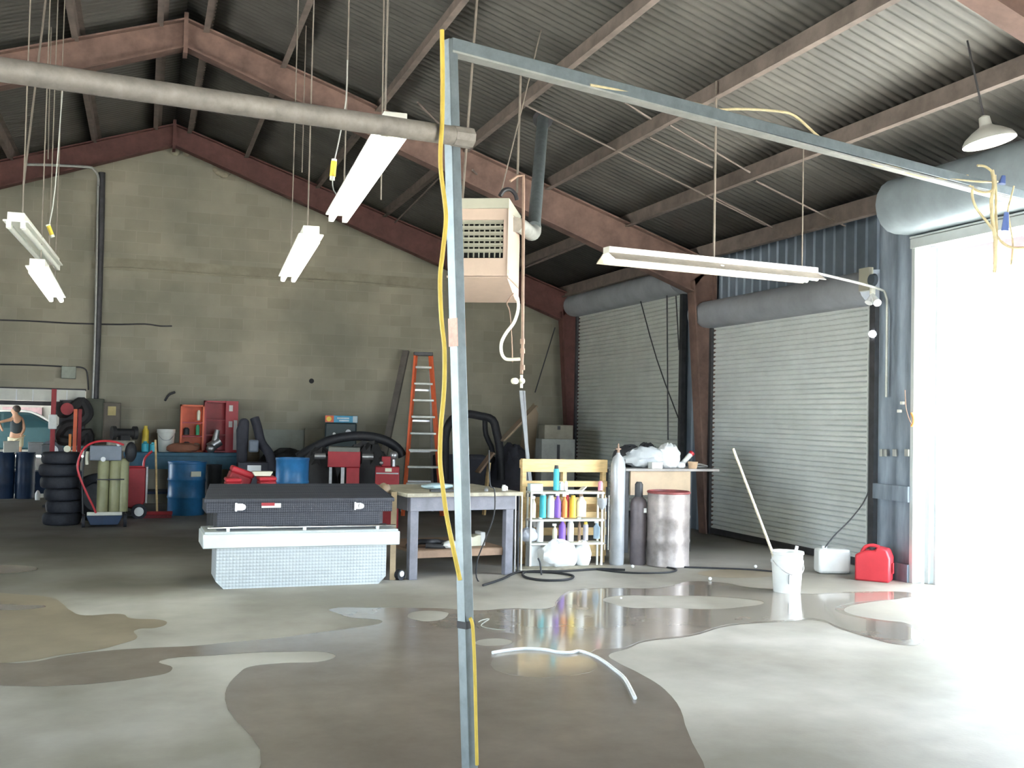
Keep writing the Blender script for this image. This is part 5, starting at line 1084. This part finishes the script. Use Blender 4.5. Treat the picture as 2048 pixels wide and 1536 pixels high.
# ------------------------------------------------------------------ outside
# person beyond the open bay
Yp = 30.0; P = at(33, 830, Yp)
def skin(name, V, E, R, m, parent=None, sub=2):
    me = bpy.data.meshes.new(name); me.from_pydata(V, E, []); o = bpy.data.objects.new(name, me); COL.objects.link(o)
    me.materials.append(m)
    if parent: o.parent = parent
    md = o.modifiers.new('skin', 'SKIN'); md.use_smooth_shade = True
    for i, r_ in enumerate(R): me.skin_vertices[0].data[i].radius = (r_, r_)
    me.skin_vertices[0].data[0].use_root = True
    s = o.modifiers.new('sub', 'SUBSURF'); s.levels = s.render_levels = sub; return o
t = thing('person', 'person in a black sleeveless top and khaki shorts bending an arm beyond the open bay', 'person', (P.x, Yp, 0), math.radians(15)); t.scale = (.93, .93, .93)
V = [(0, 0, .92), (0, 0, 1.12), (0, 0, 1.32), (0, 0, 1.44), (-.03, -.0, 1.51), (-.06, 0, 1.61), (-.04, 0, 1.69),
     (-.14, -.06, 1.37), (-.30, -.10, 1.33), (-.46, -.14, 1.28), (-.36, -.20, 1.04),
     (.15, .02, 1.38), (.2, -.05, 1.12), (.12, -.2, .95), (.08, -.26, .92),
     (-.10, 0, .86), (-.11, -.02, .48), (-.11, .02, .08), (-.12, -.12, .03), (.10, 0, .86), (.11, -.02, .48), (.12, .02, .08), (.13, -.12, .03), (-.155, 0, 1.59)]
E_ = [(0, 1), (1, 2), (2, 3), (3, 4), (4, 5), (5, 6), (3, 7), (7, 8), (8, 9), (9, 10), (3, 11), (11, 12), (12, 13), (13, 14), (0, 15), (15, 16), (16, 17), (17, 18), (0, 19), (19, 20), (20, 21), (21, 22), (5, 23)]
R_ = [.14, .125, .14, .09, .055, .085, .07, .055, .045, .035, .03, .055, .045, .035, .03, .085, .06, .04, .04, .085, .06, .04, .04, .014]
bd = skin('body', V, E_, R_, M['skin'], t)
skin('tank_top', [(0, 0, .94), (0, 0, 1.15), (0, 0, 1.36), (-.10, 0, 1.44), (.10, 0, 1.44)], [(0, 1), (1, 2), (2, 3), (2, 4)], [.18, .16, .175, .075, .075], M['shirt'], t)
skin('shorts', [(0, 0, 1.0), (-.11, 0, .80), (-.12, 0, .58), (.11, 0, .80), (.12, 0, .58)], [(0, 1), (1, 2), (0, 3), (3, 4)], [.165, .11, .095, .11, .095], M['khaki'], t)
obj('hair', B().ball((.0, .01, 1.665), .11, (1, 1, 1), 14), M['hair'], t)
# parked car beyond
Yc = 34.0; c1 = at(108, 880, Yc); cl = 4.5
t = thing('parked_car', 'dark teal parked car beyond the open bay', 'car', (c1.x-cl+.85, Yc, 0), 0)
prof = [(0, .35), (.02, .75), (.25, .92), (.95, 1.0), (1.55, 1.38), (2.2, 1.46), (3.0, 1.44), (3.75, 1.02), (4.35, .9), (4.5, .7), (4.5, .35)]
obj('car_body', B().prism(prof, 0, 1.75, 'Y'), M['car_paint'], t, bev=.06)
obj('side_window', B().prism([(1.15, 1.0), (1.62, 1.30), (2.2, 1.38), (2.2, .98)], -.03, .02, 'Y'), M['car_glass'], t)
obj('side_window', B().prism([(2.28, .98), (2.28, 1.40), (2.98, 1.38), (3.62, 1.02)], -.03, .02, 'Y'), M['car_glass'], t)
obj('roof_glint', B().tube([(.98, .0, 1.04), (1.56, .0, 1.40), (2.2, .0, 1.48), (3.0, .0, 1.46), (3.75, .0, 1.06)], .03), M['white_enamel'], t)  # white tube stands in for the glint along the car roof
for x_ in (.85, 3.6): wl = obj('wheel', B().cyl((x_, -.02, .32), (x_, .2, .32), .32, n=26), M['tyre'], t); obj('hub', B().cyl((x_, -.03, .32), (x_, -.0, .32), .18, n=20), M['steel'], wl)
# building beyond
t = thing('distant_building', 'pale shop wall with yellow sign band beyond the parked car', 'building', (-9, 38, 0))
obj('wall', B().box((0, 1.5, 1.55), (24, 2, 3.1)), M['far_wall'], t)
obj('sign_band', B().box((.9, .4, 1.95), (5.5, .1, .42)), mat('faded_yellow', (.80, .68, .30), .7), t)
pm_, vm_ = mat('pinkish_panel', (.75, .50, .50)), mat('violet_pillar', (.25, .18, .45))
for i in range(5): obj('shopfront_panel', B().box((-3.2+i*2.1, .44, 1.0), (1.2, .08, 1.2)), pm_, t)
for i in range(5): obj('pillar', B().box((-4.3+i*2.1, .40, 1.1), (.22, .2, 2.2)), vm_, t)
# outside the right doorway: canopy and parked pickup
A_ = rw(1868, 520, 12.5); z1 = A_.z
t = thing('canopy', 'pale corrugated canopy with pink beam outside the right doorway', 'canopy', (12.5, 8, 0))
y0c = rw(1866, 520, 12.5).y
obj('beam', B().box((0, (y0c-8)-5, rw(1880, 548, 12.5).z+.17), (.15, 10, .36)), M['canopy'], t)
b = B(); pr = [];
zc_ = rw(1880, 530, 12.5).z+.22
n = 90
for i in range(n+1):
    y = y0c-8-10+i*10/n; 
    pr.append((y, zc_+.03*(i % 2)))
A1 = [b.bm.verts.new((-.1, y, z)) for y, z in pr]; A2 = [b.bm.verts.new((-4.6, y, z+.10)) for y, z in pr]
for i in range(n): b.bm.faces.new((A1[i], A1[i+1], A2[i+1], A2[i]))
o = obj('corrugated_sheet', b, mat('pale_sheet', (.8, .8, .78), .6), t); o.modifiers.new('s', 'SOLIDIFY').thickness = .01  # plain pale sheet colour
for y in (y0c-8-.15, y0c-8-9.8): obj('post', B().box((0, y, zc_/2), (.12, .12, zc_)), M['white_enamel'], t)
P = at(1985, 950, 30)
t = thing('parked_pickup', 'distant white pickup washed out in the glare outside', 'truck', (P.x-1.2, 30, 0))
prof = [(0, .5), (0, 1.0), (1.9, 1.05), (2.0, 1.62), (3.1, 1.62), (3.7, 1.1), (5.1, 1.0), (5.2, .5)]
obj('truck_body', B().prism(prof, 0, 1.9, 'Y'), mat('truck_white', (.88, .88, .88), .3, 0, 0), t, bev=.05)
for x_ in (1.0, 4.2): obj('wheel', B().cyl((x_, -.02, .38), (x_, .2, .38), .38, n=22), mat('mid_grey_tyre', (.25, .25, .25)), t)  # tyres in a flat mid grey
obj('cab_window', B().prism([(2.15, 1.12), (2.2, 1.52), (3.02, 1.52), (3.45, 1.12)], -.01, .02, 'Y'), mat('pale_glass', (.4, .45, .5), .1), t)

struct('ceiling_added_shade', B().box((-9, 30, 3.2), (24, 21.4, .15)), M['roof'])  # slab out of view, added to shade barrels and car beyond the bay
struct('wall_added_shade', B().box((2.9, 30, 1.6), (.2, 21.4, 3.2)), M['block'])  # side wall out of view, added to dim the space beyond the bay

def adopt(child, par):
    bpy.context.view_layer.update()
    child.parent = par; child.matrix_parent_inverse = par.matrix_world.inverted()
    for k_ in ('label', 'category', 'group'):
        if k_ in child: del child[k_]
for o in list(bpy.data.objects):
    if o.name in ('gas_hose',): adopt(o, bpy.data.objects['gas_line'])
    if o.name in ('pull_cord',): adopt(o, bpy.data.objects['unit_heater'])
    if o.name in ('red_hose',): adopt(o, bpy.data.objects['cylinder_cart'])
